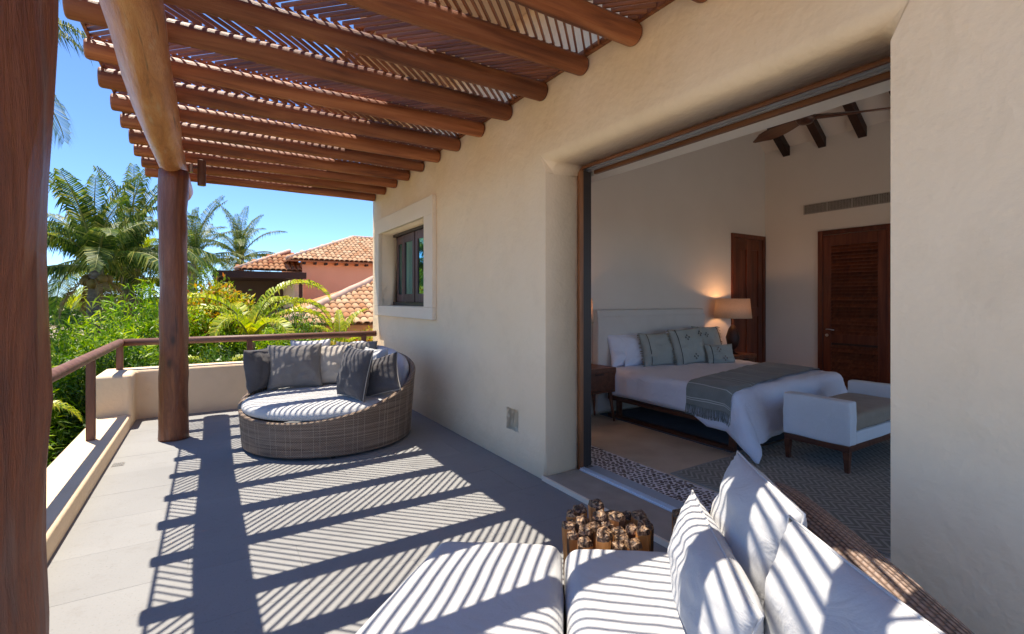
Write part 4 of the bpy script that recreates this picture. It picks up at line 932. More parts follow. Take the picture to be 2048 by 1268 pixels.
# throw blanket laid across the bed
tb = thing('throw_blanket', 'grey striped throw blanket with fringe draped over the foot of the bed', 'blanket', (BX0, BY0, 0.03))
def throw():
    n, m = 64, 16; vs = []; fs = []; s0, s1 = -0.30, bw+0.30
    def P(s, q):
        ya = 0.44+0.20*max(0, s); yb = -0.06+0.12*max(0, s); 
        t = ya*(1-q)+yb*q
        d = max(0, -s, s-bw); sx = -1 if s < 0 else 1; R0 = 0.095
        a = min(d/R0, math.pi/2); o_ = R0*math.sin(a); dn = R0*(1-math.cos(a)) + max(0, d-R0*math.pi/2)
        wr = 0.010*mnoise.noise(Vector((s*5, t*5, 0.3))) + 0.004*mnoise.noise(Vector((s*9, t*9, 4)))
        if t < 0: dt = -t; dn += 0.0; zt = dt*0.55
        else: zt = 0
        return (max(0, min(bw, s))+sx*(o_+0.012 if d > 0 else 0), t, 0.640+wr*1.3-dn-zt + 0.012*math.sin(max(0,min(1,t/bl))*3.1))
    for j in range(m+1):
        for i in range(n+1): vs.append(P(s0+(s1-s0)*i/n, j/m))
    mats = []
    for j in range(m):
        for i in range(n):
            a = j*(n+1)+i; fs.append((a, a+n+1, a+n+2, a+1))
            sm = s0+(s1-s0)*(i+.5)/n
            mats.append(1 if i in (1, 4, 10, 20, 24, 33, 38) else 0)
    b = MB(); b.add(vs, fs); o = b.build('blanket_cloth', M['throw'], tb, True); o.data.materials.append(M['throw_white'])
    # thin white stripes as narrow strips proud of the cloth
    for sv_ in (-0.235, -0.215, -0.07, 0.30, 0.36, 0.75, 1.1, 1.16, 1.6):
        st = MB(); vs2 = []; w2 = 0.004
        for j in range(m+1):
            for ss in (sv_-w2, sv_+w2):
                p = P(ss, j/m); vs2.append((p[0]-(0.003 if ss < 0 else 0), p[1], p[2]+(0.003 if ss >= -0.03 else 0.001)))
        st.add(vs2, [(2*j, 2*j+2, 2*j+3, 2*j+1) for j in range(m)]); st.build('woven_stripe', M['throw_white'], tb, True)
    fr = MB(); rr = random.Random(5)
    for k in range(90):
        p = P(s0, k/89); x, y, z = p
        fr.tube([(x, y, z+0.01), (x-0.006+rr.uniform(-.006,.006), y+rr.uniform(-.008,.008), z-0.05), (x-0.004+rr.uniform(-.01,.01), y+rr.uniform(-.014,.014), z-0.095)], 0.0026, 4, False)
    fr.build('fringe', M['throw'], tb, True, kind='stuff')
throw()
# pillows on the bed
BTP = 0.645
pillow('pillow', 'white sleeping pillow at the left of the bed against the headboard', 'pillow', (4.62, 4.47, BTP), 0.66, 0.44, 0.17, M['duvet'], face=-90, lean=16, seed=21)
pillow('pillow', 'white sleeping pillow leaning just in front of the leftmost one', 'pillow', (4.78, 4.40, BTP), 0.66, 0.42, 0.17, M['duvet'], face=-92, lean=20, seed=22)
pillow('pillow', 'white sleeping pillow at the right half behind the embroidered ones', 'pillow', (5.72, 4.46, BTP), 0.66, 0.46, 0.17, M['duvet'], face=-90, lean=14, seed=23)
def diamonds(parent, w, h, t, spots, mat, s=0.016):
    for (px, pz) in spots:
        for dx, dz in ((0, 1), (1, 0), (0, -1), (-1, 0)):
            x = px+dx*s*1.15; z = pz+dz*s*1.15; u = 2*x/w; v = 2*(z-h/2)/h
            th = (max(0, 1-abs(u)**2.6)**0.62)*(max(0, 1-abs(v)**2.6)**0.62)*t/2
            b = MB(); q = s*0.62; b.add([(x-q, -th-0.010, z), (x, -th-0.010, z-q), (x+q, -th-0.010, z), (x, -th-0.010, z+q), (x-q*.4, -th-0.0105, z), (x, -th-0.0105, z-q*.4), (x+q*.4, -th-0.0105, z), (x, -th-0.0105, z+q*.4)],
                                        [(0,1,5,4),(1,2,6,5),(2,3,7,6),(3,0,4,7)]); b.build('embroidered_diamond', mat, parent)
def stitch(parent, w, h, t, mat, x):
    pts_ = []
    for k in range(13):
        z = h*(0.04+0.92*k/12); u = 2*x/w; v = 2*(z-h/2)/h; th = (max(0, 1-abs(u)**2.6)**0.62)*(max(0, 1-abs(v)**2.6)**0.62)*t/2
        pts_.append((x, -th-0.006, z))
    MB().tube(pts_, 0.0045, 5, False).build('stitched_band', mat, parent, True)
def fringe_edge(parent, w, h, x, mat):
    b = MB(); rr = random.Random(int(w*100))
    for k in range(44):
        z = h*(0.02+0.96*k/43); sx = -1 if x < 0 else 1; v = 2*(z-h/2)/h; xe = x*(1-0.055*(1-v*v))
        b.tube([(xe, 0, z), (xe+sx*0.03+rr.uniform(-.006,.006), rr.uniform(-.02,.02), z+rr.uniform(-.012,.012))], 0.0035, 4, False)
    b.build('fringe', mat, parent, kind='stuff')
p1 = pillow('pillow', 'plain sage pillow with fringed left edge, left of the embroidered ones', 'pillow', (4.98, 4.26, BTP), 0.60, 0.44, 0.15, M['sage'], face=-95, lean=16, seed=24)
stitch(p1, .60, .44, .15, M['trim_stitch'], -0.20); fringe_edge(p1, .60, .44, -0.30, M['taupe']); diamonds(p1, .6, .44, .15, [(0.2, 0.2)], M['rust_embroidery'], 0.02)
p2 = pillow('pillow', 'sage pillow with two black diamond motifs in the middle of the bed', 'pillow', (5.42, 4.12, BTP), 0.56, 0.50, 0.15, M['sage'], face=-100, lean=18, roll=-3, seed=25)
stitch(p2, .56, .50, .15, M['trim_stitch'], -0.19); diamonds(p2, .56, .50, .15, [(-0.05, 0.36), (0.02, 0.10), (0.2, 0.40)], M['black_embroidery'], 0.024); fringe_edge(p2, .56, .50, -0.28, M['taupe'])
p3 = pillow('pillow', 'sage pillow with one black motif beside the lit lamp', 'pillow', (6.02, 4.27, BTP), 0.56, 0.50, 0.15, M['sage'], face=-92, lean=16, roll=2, seed=26)
stitch(p3, .56, .50, .15, M['trim_stitch'], -0.19); stitch(p3, .56, .50, .15, M['trim_stitch'], 0.20); diamonds(p3, .56, .50, .15, [(-0.09, 0.36)], M['black_embroidery'], 0.022); fringe_edge(p3, .56, .50, 0.28, M['taupe'])
p4 = pillow('pillow', 'small oblong sage pillow with red stars in front of the others', 'pillow', (5.80, 3.96, BTP), 0.46, 0.27, 0.12, M['sage'], face=-104, lean=16, seed=27)
stitch(p4, .46, .27, .12, M['trim_stitch'], -0.16); diamonds(p4, .46, .27, .12, [(-0.06, 0.19), (0.02, 0.07)], M['rust_embroidery'], 0.022)

# nightstands and lamps
def nightstand(label, x, y, group):
    t = thing('nightstand', label, 'nightstand', (x, y, 0.03), 0, group)
    M_ = M['walnut']
    MB().box(0, 0.53, 0.0, 0.40, 0.60, 0.655).build('top', M_, t, bevel=0.004)
    MB().box(0, 0.025, 0.002, 0.40, 0.385, 0.599).build('side_panel', M_, t); MB().box(0.505, 0.53, 0.002, 0.40, 0.385, 0.599).build('side_panel', M_, t)
    MB().box(0, 0.53, 0.001, 0.40, 0.36, 0.3845).build('bottom_panel', M_, t, bevel=0.003)
    MB().box(0.028, 0.502, 0.008, 0.38, 0.388, 0.597).build('drawer', M_, t, bevel=0.003)
    MB().box(0.20, 0.33, 0.004, 0.0079, 0.572, 0.596).build('finger_pull', M['dark_wood'], t)
    for sx, sy in ((0, 0), (1, 0), (0, 1), (1, 1)):
        ax = 0.06+sx*0.41; ay = 0.05+sy*0.29; ex = ax+(0.045 if sx else -0.045); ey = ay+(0.03 if sy else -0.03)
        MB().tube([(ax, ay, 0.36), (ex, ey, 0.0)], [0.026, 0.013], 10).build('leg', M_, t, True)
    return t
nightstand('walnut nightstand left of the bed, next to the door frame', 3.65, 4.28, 'nightstands beside the bed')
nightstand('walnut nightstand right of the bed, under the lit lamp', 6.50, 4.22, 'nightstands beside the bed')
def shade_mat():
    m, nt, p = mat_new('lit_linen_shade'); L = nt.links; out = nt.nodes['Material Output']
    tc = N(nt, 'ShaderNodeTexCoord'); n = N(nt, 'ShaderNodeTexNoise'); n.inputs['Scale'].default_value = 90; n.inputs['Detail'].default_value = 4; L.new(tc.outputs['Object'], n.inputs['Vector'])
    r = ramp(nt, [(0.3, (0.62, 0.50, 0.36)), (0.7, (0.76, 0.63, 0.47))]); L.new(n.outputs[0], r.inputs[0]); L.new(r.outputs[0], p.inputs['Base Color']); p.inputs['Roughness'].default_value = 0.9
    tr = N(nt, 'ShaderNodeBsdfTranslucent'); L.new(r.outputs[0], tr.inputs['Color']); mx = N(nt, 'ShaderNodeMixShader'); mx.inputs[0].default_value = 0.30
    L.new(p.outputs[0], mx.inputs[1]); L.new(tr.outputs[0], mx.inputs[2]); L.new(mx.outputs[0], out.inputs['Surface']); return m
M['lit_shade'] = shade_mat()
def lamp(label, x, y, z, r0, r1, power, group):
    t = thing('table_lamp', label, 'lamp', (x, y, z), 0, group)
    MB().tube([(0, 0, 0), (0, 0, 0.01), (0, 0, 0.02), (0, 0, 0.06)], [0.075, 0.075, 0.04, 0.010], 20).build('lamp_base', M['dark_wood'], t, True)
    if r0 > 0.2:
        MB().tube([(0, 0, 0.055), (0, 0, 0.12), (0, 0, 0.25), (0, 0, 0.38), (0, 0, 0.44)], [0.02, 0.075, 0.10, 0.06, 0.02], 20).build('lamp_body', M['dark_wood'], t, True)
    MB().tube([(0, 0, 0.04), (0, 0, 0.72)], 0.006, 8).build('stem', M['bronze'], t, True)
    b = MB(); b.tube([(0, 0, 0.54), (0, 0, 0.835)], [r0, r1], 40, False); o = b.build('lamp_shade', M['lit_shade'], t, True)
    m_ = o.modifiers.new('s', 'SOLIDIFY'); m_.thickness = 0.003
    bl_ = MB(); bl_.tube([(0, 0, 0.62), (0, 0, 0.635), (0, 0, 0.67), (0, 0, 0.70), (0, 0, 0.71)], [0.012, 0.022, 0.03, 0.02, 0.006], 14)
    em = plain('lamp_bulb', (1, 0.8, 0.6), 0.5); pe = em.node_tree.nodes['Principled BSDF']; pe.inputs['Emission Color'].default_value = (1, 0.55, 0.25, 1); pe.inputs['Emission Strength'].default_value = 2 if power else 0
    bl_.build('bulb', em, t, True)
    if power:
        ld = bpy.data.lights.new('lamp_light', 'POINT'); ld.energy = power; ld.color = (1, 0.50, 0.22); ld.shadow_soft_size = 0.035
        lo = bpy.data.objects.new('lamp_light', ld); C.objects.link(lo); lo.parent = t; lo.location = (0, 0, 0.755)
    return t
lamp('lit table lamp with wide linen drum shade right of the bed', 6.72, 4.41, 0.686, 0.265, 0.235, 2.3, 'table lamps')
lamp('slim table lamp on the left nightstand half behind the door frame', 3.79, 4.44, 0.686, 0.13, 0.11, 1.2, 'table lamps')

# bench at the foot of the bed
bn = thing('bench', 'pale upholstered bench with square arms at the foot of the bed', 'bench', (4.54, 1.92, 0.04))
BL, BD = 1.38, 0.54
MB().box(0.0, BL, 0.0, BD, 0.175, 0.225).build('bench_frame', M['bed_wood'], bn, bevel=0.004)
for x in (0.0, BL-0.05):
    for y in (0.0, BD-0.05):
        b = MB(); b.add([(x+0.008, y+0.008, 0), (x+0.038, y+0.008, 0), (x+0.038, y+0.038, 0), (x+0.008, y+0.038, 0), (x, y, 0.1749), (x+0.05, y, 0.1749), (x+0.05, y+0.05, 0.1749), (x, y+0.05, 0.1749)], [(0,3,2,1),(4,5,6,7),(0,1,5,4),(1,2,6,5),(2,3,7,6),(3,0,4,7)])
        b.build('leg', M['bed_wood'], bn)
mesh_obj('arm', cushion_mesh('arm', -0.005, 0.12, -0.01, BD+0.01, 0.226, 0.60, 0.018, M['bench_linen'], 0.004, 31, 10), bn)
mesh_obj('arm', cushion_mesh('arm', BL-0.12, BL+0.005, -0.01, BD+0.01, 0.226, 0.60, 0.018, M['bench_linen'], 0.004, 32, 10), bn)
mesh_obj('bench_body', cushion_mesh('bench_body', 0.121, BL-0.121, -0.005, BD+0.005, 0.226, 0.335, 0.012, M['bench_linen'], 0.0, 33, 10), bn)
mesh_obj('seat_pad', cushion_mesh('seat_pad', 0.124, BL-0.124, -0.008, BD, 0.336, 0.475, 0.035, M['taupe'], 0.02, 34, 14), bn)

# doors, vent, fan
cd = thing('closet_door', 'mahogany louvered closet door on the far bedroom wall', 'door', (8.08, 2.86, 0.03))
DW, DH = 0.98, 2.54
MB().box(-0.035, -0.002, 0.0, 0.07, 0, DH).build('door_jamb', M['interior_wood'], cd, bevel=0.004); MB().box(-0.035, -0.002, DW-0.07, DW, 0, DH).build('door_jamb', M['interior_wood'], cd, bevel=0.004)
MB().box(-0.035, -0.002, 0.0701, DW-0.0701, DH-0.07, DH).build('door_head', M['interior_wood'], cd, bevel=0.004)
for a, b2 in ((0.075, 0.185), (DW-0.185, DW-0.075)): MB().box(-0.022, -0.003, a, b2, 0.005, DH-0.075).build('stile', M['interior_wood'], cd, bevel=0.003)
for a, b2 in ((0.005, 0.16), (0.82, 0.95), (DH-0.24, DH-0.075)): MB().box(-0.022, -0.003, 0.186, DW-0.186, a, b2).build('door_rail', M['interior_wood'], cd, bevel=0.003)
lm = None; lb = MB(); lb.add([(-0.030, 0.1865, 0.0), (-0.005, 0.1865, 0.040), (-0.005, DW-0.1865, 0.040), (-0.030, DW-0.1865, 0.0), (-0.030, 0.1865, -0.009), (-0.005, 0.1865, 0.031), (-0.005, DW-0.1865, 0.031), (-0.030, DW-0.1865, -0.009)],
       [(0,1,2,3),(7,6,5,4),(0,4,5,1),(3,2,6,7),(0,3,7,4),(1,5,6,2)]); lm = lb.mesh('louver', M['interior_wood'])
z = 0.175
while z < DH-0.27:
    if not (0.775 < z < 0.955): mesh_obj('louver', lm, cd, (0, 0, z))
    z += 0.052
MB().box(-0.003, -0.001, 0.18, DW-0.18, 0.1, DH-0.2).build('backing', M['dark_wood'], cd)
MB().tube([(-0.024, DW-0.13, 1.02), (-0.06, DW-0.13, 1.02), (-0.062, DW-0.16, 1.025), (-0.062, DW-0.245, 1.015)], 0.008, 8).build('handle', M['steel'], cd, True)
MB().tube([(-0.022, DW-0.13, 0.93), (-0.034, DW-0.13, 0.93)], 0.022, 14).build('lock', M['steel'], cd)
pd = thing('panel_door', 'dark mahogany door in the bedroom corner behind the lamp', 'door', (7.11, 4.70, 0.03))
MB().box(0, 0.07, -0.035, -0.002, 0, 2.55).build('door_jamb', M['interior_wood'], pd); MB().box(0.86, 0.93, -0.035, -0.002, 0, 2.55).build('door_jamb', M['interior_wood'], pd); MB().box(0.0701, 0.8599, -0.035, -0.002, 2.48, 2.55).build('door_head', M['interior_wood'], pd)
for a, b2 in ((0.075, 0.2), (0.40, 0.53), (0.73, 0.855)): MB().box(a, b2, -0.024, -0.004, 0.005, 2.475).build('stile', M['interior_wood'], pd, bevel=0.003)
for a, b2 in ((0.005, 0.2), (1.2, 1.35), (2.3, 2.475)):
    MB().box(0.2005, 0.3995, -0.022, -0.004, a, b2).build('door_rail', M['interior_wood'], pd, bevel=0.003); MB().box(0.5305, 0.7295, -0.022, -0.004, a, b2).build('door_rail', M['interior_wood'], pd, bevel=0.003)
MB().box(0.19, 0.74, -0.006, -0.002, 0.15, 2.35).build('door_panel', M['interior_wood'], pd)
vt = thing('air_vent', 'long beige air conditioning grille above the closet door', 'vent', (8.08, 0, 2.865))
VY0, VY1, VH = 2.35, 4.06, 0.15
M['vent'] = plain('vent_metal', (0.42, 0.38, 0.33), 0.5)
MB().box(-0.006, -0.001, VY0, VY1, 0, VH).build('vent_back', M['dark_wood'], vt)
for a, b2 in ((0, 0.012), (VH-0.012, VH)): MB().box(-0.016, -0.0061, VY0, VY1, a, b2).build('vent_frame', M['vent'], vt)
for k in range(6): y = VY1-0.012-k*0.34; MB().box(-0.016, -0.0061, y, y+0.012, 0.0121, VH-0.0121).build('vent_divider', M['vent'], vt)
for k in range(7): MB().box(-0.013, -0.0062, VY0, VY1, 0.020+k*0.0165, 0.0265+k*0.0165).build('vent_slat', M['vent'], vt)
vb = MB()
for k in range(int((VY1-VY0)/0.02)): y = VY0+0.01+k*0.02; vb.box(-0.0125, -0.0095, y, y+0.004, 0.013, VH-0.013)
vb.build('vent_vane', M['vent'], vt, kind='stuff')
ot = thing('wall_outlet', 'small white wall outlet beside the left nightstand leg', 'outlet', (3.98, 4.698, 0.33)); MB().box(-0.04, 0.04, -0.008, 0, -0.06, 0.06).build('plate', M['white_track'], ot, bevel=0.002)
cf = thing('ceiling_fan', 'dark carved wooden ceiling fan with propeller blades in the bedroom', 'fan', (5.60, 2.80, 3.52))
M['fan_wood'] = wood('fan_wood', (0.06, 0.02, 0.01), (0.11, 0.04, 0.018), (0.16, 0.06, 0.03), 'X', 2, 0.3, 0.1)
MB().tube([(0, 0, -0.07), (0, 0, -0.06), (0, 0, -0.02), (0, 0, 0.04), (0, 0, 0.10), (0, 0, 0.12)], [0.03, 0.07, 0.095, 0.10, 0.06, 0.02], 24).build('hub', M['fan_wood'], cf, True)
MB().tube([(0, 0, 0.11), (0, 0, 2.4)], 0.014, 10).build('downrod', M['dark_wood'], cf, True)
def blade(ang):
    n = 16; vs = []; fs = []; Lb = 0.80
    for i in range(n+1):
        s = i/n; x = 0.05+s*Lb; w = 0.035 + 0.055*math.sin(min(1, s*1.25)*math.pi*0.62) ; w *= (1-max(0, s-0.75)*3.2) if s > 0.75 else 1; w = max(w, 0.006)
        tw_ = R(34)*(1-s*0.75); t = 0.018*(1-s*0.7)
        for (a, c) in ((-w, -t), (w, -t), (w, t), (-w, t)):
            vs.append((x, a*math.cos(tw_)-c*math.sin(tw_), a*math.sin(tw_)+c*math.cos(tw_)))
    for i in range(n):
        for k in range(4): fs.append((i*4+k, i*4+(k+1)%4, (i+1)*4+(k+1)%4, (i+1)*4+k))
    fs += [(0, 3, 2, 1), tuple(n*4+k for k in range(4))]
    b = MB(); b.add(vs, fs); o = b.build('blade', M['fan_wood'], cf, True, bevel=0.004); o.rotation_euler = (0, 0, ang)
blade(R(-52)); blade(R(-52+120)); blade(R(-52+240))

# ================================================================== NEIGHBOUR HOUSES
def tile_roof_faces(parent, eave0, eave1, rise_dir, depth, pitch_deg, clipfn, mat, tw_, tl, limit, yonly=True):
    """barrel tiles on a slope: eave runs along +X from eave0 to eave1 at y=rise_dir[0]; slope climbs along +Y"""
    y0, z0 = rise_dir; pt = math.radians(pitch_deg); n = 5
    def tile(x, s, w=tw_, l=tl, dz=0.0, wob=0):
        vs = []
        for q, (ss, rr, lift) in enumerate(((s-0.02, 0.56, 0.030), (s+l, 0.46, 0.0))):
            for k in range(n+1):
                a = math.pi*k/n; xx = x+math.cos(a)*w*rr+wob*0.01; hh = math.sin(a)*w*0.42+lift+dz
                vs.append((xx, y0+ss*math.cos(pt)-hh*math.sin(pt), z0+ss*math.sin(pt)+hh*math.cos(pt)))
        t = 0.016; nv = len(vs); 
        vs += [(a, b_, c-t) for a, b_, c in vs[:n+1]]
        fs = [(k, k+1, n+1+k+1, n+1+k) for k in range(n)] + [(k, nv+k, nv+k+1, k+1) for k in range(n)]
        return vs, fs
    out = []; 
    r = 0; s = 0
    while s < depth:
        x = eave0 + tw_/2
        while x < eave1:
            if clipfn(x, s): out.append((x, s))
            x += tw_
        s += tl*0.86
    stuff_ = MB(); rr = random.Random(9); cnt = 0
    for (x, s) in out:
        vs, fs = tile(x+rr.uniform(-.008, .008), s+rr.uniform(-.015, .015), dz=rr.uniform(-.004, .006))
        if cnt < limit:
            b = MB(); b.add(vs, fs); b.build('roof_tile', mat, parent, True); cnt += 1
        else: stuff_.add(vs, fs)
    if stuff_.v: stuff_.build('roof_tile', mat, parent, True, kind='stuff')
# upper pink house
hp = thing('pink_house', 'pink plastered house with pale clay tile hip roof behind the garden', 'house')
hx, hy, hz = 2.63, 21.0, 3.11
MB().box(3.24, 12.0, 21.35, 28, -3.2, 3.10).build('wall', M['pink_wall'], hp)
pdg = 22.8; tp = math.tan(R(pdg))
MB().add; rf = MB(); pk = (hx+3.42, hy+3.42, hz+3.42*tp)
rf.add([(hx, hy, hz), (12, hy, hz), (12, hy+3.42, pk[2]), pk, (hx, 28, hz), (12, hy, hz-0.06), (hx, hy, hz-0.06), (hx, 28, hz-0.06)], [(0, 1, 2, 3), (0, 3, 4), (0, 6, 5, 1), (4, 7, 6, 0), (7, 4, 3)])
rf.build('roof_deck', M['tile_roof_red'], hp)
tile_roof_faces(hp, hx, 9.0, (hy, hz+0.005), 3.70, pdg, lambda x, s: x > hx + s*math.cos(R(pdg)) + 0.05 and s*math.cos(R(pdg)) < 3.42, M['tile_roof'], 0.20, 0.40, 0)
MB().tube([(hx, hy, hz+0.05), (pk[0], pk[1], pk[2]+0.06)], 0.09, 8).build('hip_ridge', M['ridge'], hp, True); MB().tube([(pk[0], pk[1], pk[2]+0.06), (12, pk[1], pk[2]+0.05)], 0.09, 8).build('ridge_cap', M['ridge'], hp, True)
for k in range(14): MB().box(3.25+k*0.42, 3.33+k*0.42, hy+0.02, hy+0.36, hz-0.15, hz-0.062).build('rafter_tail', M['dark_wood'], hp)
# porch with darker tile roof
hq = thing('porch_house', 'dark timber porch with red clay tile roof left of the pink wall', 'porch')
qx, qy, qz = 0.86, 21.4, 2.66
tile_roof_faces(hq, qx, 3.2, (qy, qz+0.01), 1.5, 24, lambda x, s: x > qx + s*0.9 + 0.05, M['tile_roof_red'], 0.20, 0.40, 0)
rf = MB(); rf.add([(qx, qy, qz), (3.23, qy, qz), (3.23, qy+2.2, qz+0.98), (qx+2.2, qy+2.2, qz+0.98), (qx, 26, qz)], [(0, 1, 2, 3), (0, 3, 4)]); rf.build('roof_deck', M['tile_roof_red'], hq)
MB().tube([(qx, qy, qz+0.05), (qx+2.2, qy+2.2, qz+1.05)], 0.08, 8).build('hip_ridge', M['ridge'], hq, True)
MB().box(0.15, 3.2, 20.5, 24.5, 2.35, 2.44).build('pergola_deck', M['dark_wood'], hq)
MB().box(0.1, 3.25, 20.40, 20.50, 2.33, 2.58).build('fascia_beam', M['dark_wood'], hq)
for k in range(24): MB().box(0.2+k*0.125, 0.235+k*0.125, 20.51, 21.3, 2.45, 2.53).build('pergola_slat', M['walnut'], hq)
MB().box(3.02, 3.14, 20.6, 20.72, -3.2, 2.33).build('post', M['dark_wood'], hq); MB().box(0.3, 0.42, 20.6, 20.72, -3.2, 2.33).build('post', M['dark_wood'], hq)
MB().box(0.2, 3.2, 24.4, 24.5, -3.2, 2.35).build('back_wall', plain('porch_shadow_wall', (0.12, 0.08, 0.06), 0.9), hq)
MB().box(2.9, 3.22, 21.0, 24.4, -3.2, 2.34).build('side_wall', M['plaster'], hq)
# lower foreground roof
hr = thing('garden_pavilion', 'low house with sunlit clay tile hip roof just beyond the garden', 'house')
lx, ly, lz = 1.58, 14.0, 0.78
lp = 21.8; lt = math.tan(R(lp))
tile_roof_faces(hr, lx, 6.2, (ly, lz+0.02), 3.9, lp, lambda x, s: x > lx + s*math.cos(R(lp)) + 0.12, M['tile_roof'], 0.215, 0.42, 300)
rf = MB(); rf.add([(lx, ly, lz), (7, ly, lz), (7, ly+4, lz+4*lt), (lx+4, ly+4, lz+4*lt), (lx, 22, lz)], [(0, 1, 2, 3), (0, 3, 4)]); rf.build('roof_deck', M['tile_roof_red'], hr)
MB().tube([(lx-0.05, ly-0.05, lz+0.07)] + [(lx+4*k/12, ly+4*k/12, lz+4*lt*k/12+0.09+0.01*math.sin(k*2)) for k in range(1, 13)], 0.13, 8).build('hip_ridge', M['ridge'], hr, True)
MB().box(lx+0.4, 7, ly+0.4, 20, -3.2, lz+0.1).build('wall', M['pink_wall'], hr)

# ================================================================== VEGETATION
def leaf_cloud(n_clusters, rx, ry, rz, leaf_l, leaf_w, per, droop=0.3, seed=0, shell=0.55, low=-0.9):
    r = np.random.default_rng(seed)
    d = r.normal(size=(n_clusters*3, 3)); d /= np.linalg.norm(d, axis=1)[:, None]; d = d[d[:, 2] > low][:n_clusters]
    nn = len(d)
    rad = shell + (1-shell)*r.random(nn)**0.6
    lump = np.array([1 + 0.30*mnoise.noise(Vector((a*1.7+seed, b*1.7, c*1.7))) + 0.14*mnoise.noise(Vector((a*5, b*5+seed, c*5))) for a, b, c in d])
    P = d*(rad*lump)[:, None]*np.array([rx, ry, rz])
    V = np.zeros((nn*per*4, 3), np.float32)
    cen = np.repeat(P, per, 0) + r.normal(scale=leaf_l*0.35, size=(nn*per, 3))
    out = np.repeat(d, per, 0)*0.6 + r.normal(scale=0.75, size=(nn*per, 3)); out[:, 2] -= droop; out /= np.linalg.norm(out, axis=1)[:, None]
    up = np.tile(np.array([0, 0, 1.0]), (nn*per, 1)) + r.normal(scale=0.45, size=(nn*per, 3))
    side = np.cross(out, up); side /= np.linalg.norm(side, axis=1)[:, None]+1e-9
    ll = leaf_l*r.uniform(0.6, 1.25, nn*per)[:, None]; ww = leaf_w*r.uniform(0.7, 1.2, nn*per)[:, None]
    nrm = np.cross(side, out)
    V[0::4] = cen; V[1::4] = cen+out*ll*0.45+side*ww/2+nrm*ll*0.05; V[2::4] = cen+out*ll-nrm*ll*0.06; V[3::4] = cen+out*ll*0.45-side*ww/2+nrm*ll*0.05
    F = np.arange(nn*per*4, dtype=np.int32).reshape(-1, 4)
    return V, F
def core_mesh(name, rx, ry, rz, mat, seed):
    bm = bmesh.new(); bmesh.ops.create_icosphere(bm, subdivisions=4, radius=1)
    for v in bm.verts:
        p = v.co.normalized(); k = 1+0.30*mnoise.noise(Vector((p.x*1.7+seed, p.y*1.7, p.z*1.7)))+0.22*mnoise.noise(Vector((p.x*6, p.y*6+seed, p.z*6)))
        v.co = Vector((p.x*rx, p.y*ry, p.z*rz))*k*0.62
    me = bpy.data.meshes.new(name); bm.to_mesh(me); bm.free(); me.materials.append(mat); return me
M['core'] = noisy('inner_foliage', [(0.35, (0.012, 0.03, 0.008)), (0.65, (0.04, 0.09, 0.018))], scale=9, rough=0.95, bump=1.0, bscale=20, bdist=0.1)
kinds = {}
def shrub_kind(key, n, r3, ll, lw, per, mat, seed, droop=0.3):
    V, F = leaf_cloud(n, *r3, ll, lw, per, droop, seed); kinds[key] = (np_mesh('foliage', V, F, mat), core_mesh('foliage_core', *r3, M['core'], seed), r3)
shrub_kind('bamboo', 3400, (1.25, 1.25, 1.9), 0.17, 0.026, 7, M['leaf_bamboo'], 1)
shrub_kind('bamboo2', 3400, (1.25, 1.25, 1.9), 0.15, 0.030, 7, M['leaf_bamboo'], 2)
shrub_kind('dark', 3000, (1.2, 1.2, 1.8), 0.12, 0.034, 7, M['leaf_dark'], 3)
shrub_kind('croton', 1900, (0.9, 0.9, 1.1), 0.15, 0.042, 6, M['leaf_croton'], 4, droop=0.0)
def shrub(key, label, x, y, ztop, s=1.0, rz=0, group=None, sz=1.0):
    fo, co, r3 = kinds[key]; h = r3[2]*s*sz
    t = thing('shrub', label, 'shrub', (x, y, -3.2), rz, group)
    zc = ztop - h + 3.2
    a = mesh_obj('foliage', fo, t, (0, 0, zc)); a.scale = (s, s, s*sz); 
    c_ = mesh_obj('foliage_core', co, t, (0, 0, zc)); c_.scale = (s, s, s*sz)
    MB().tube([(0.05, 0, 0), (0, 0.04, max(0.3, zc))], [0.06, 0.03], 7).build('stem', M['stem'], t)
    return t
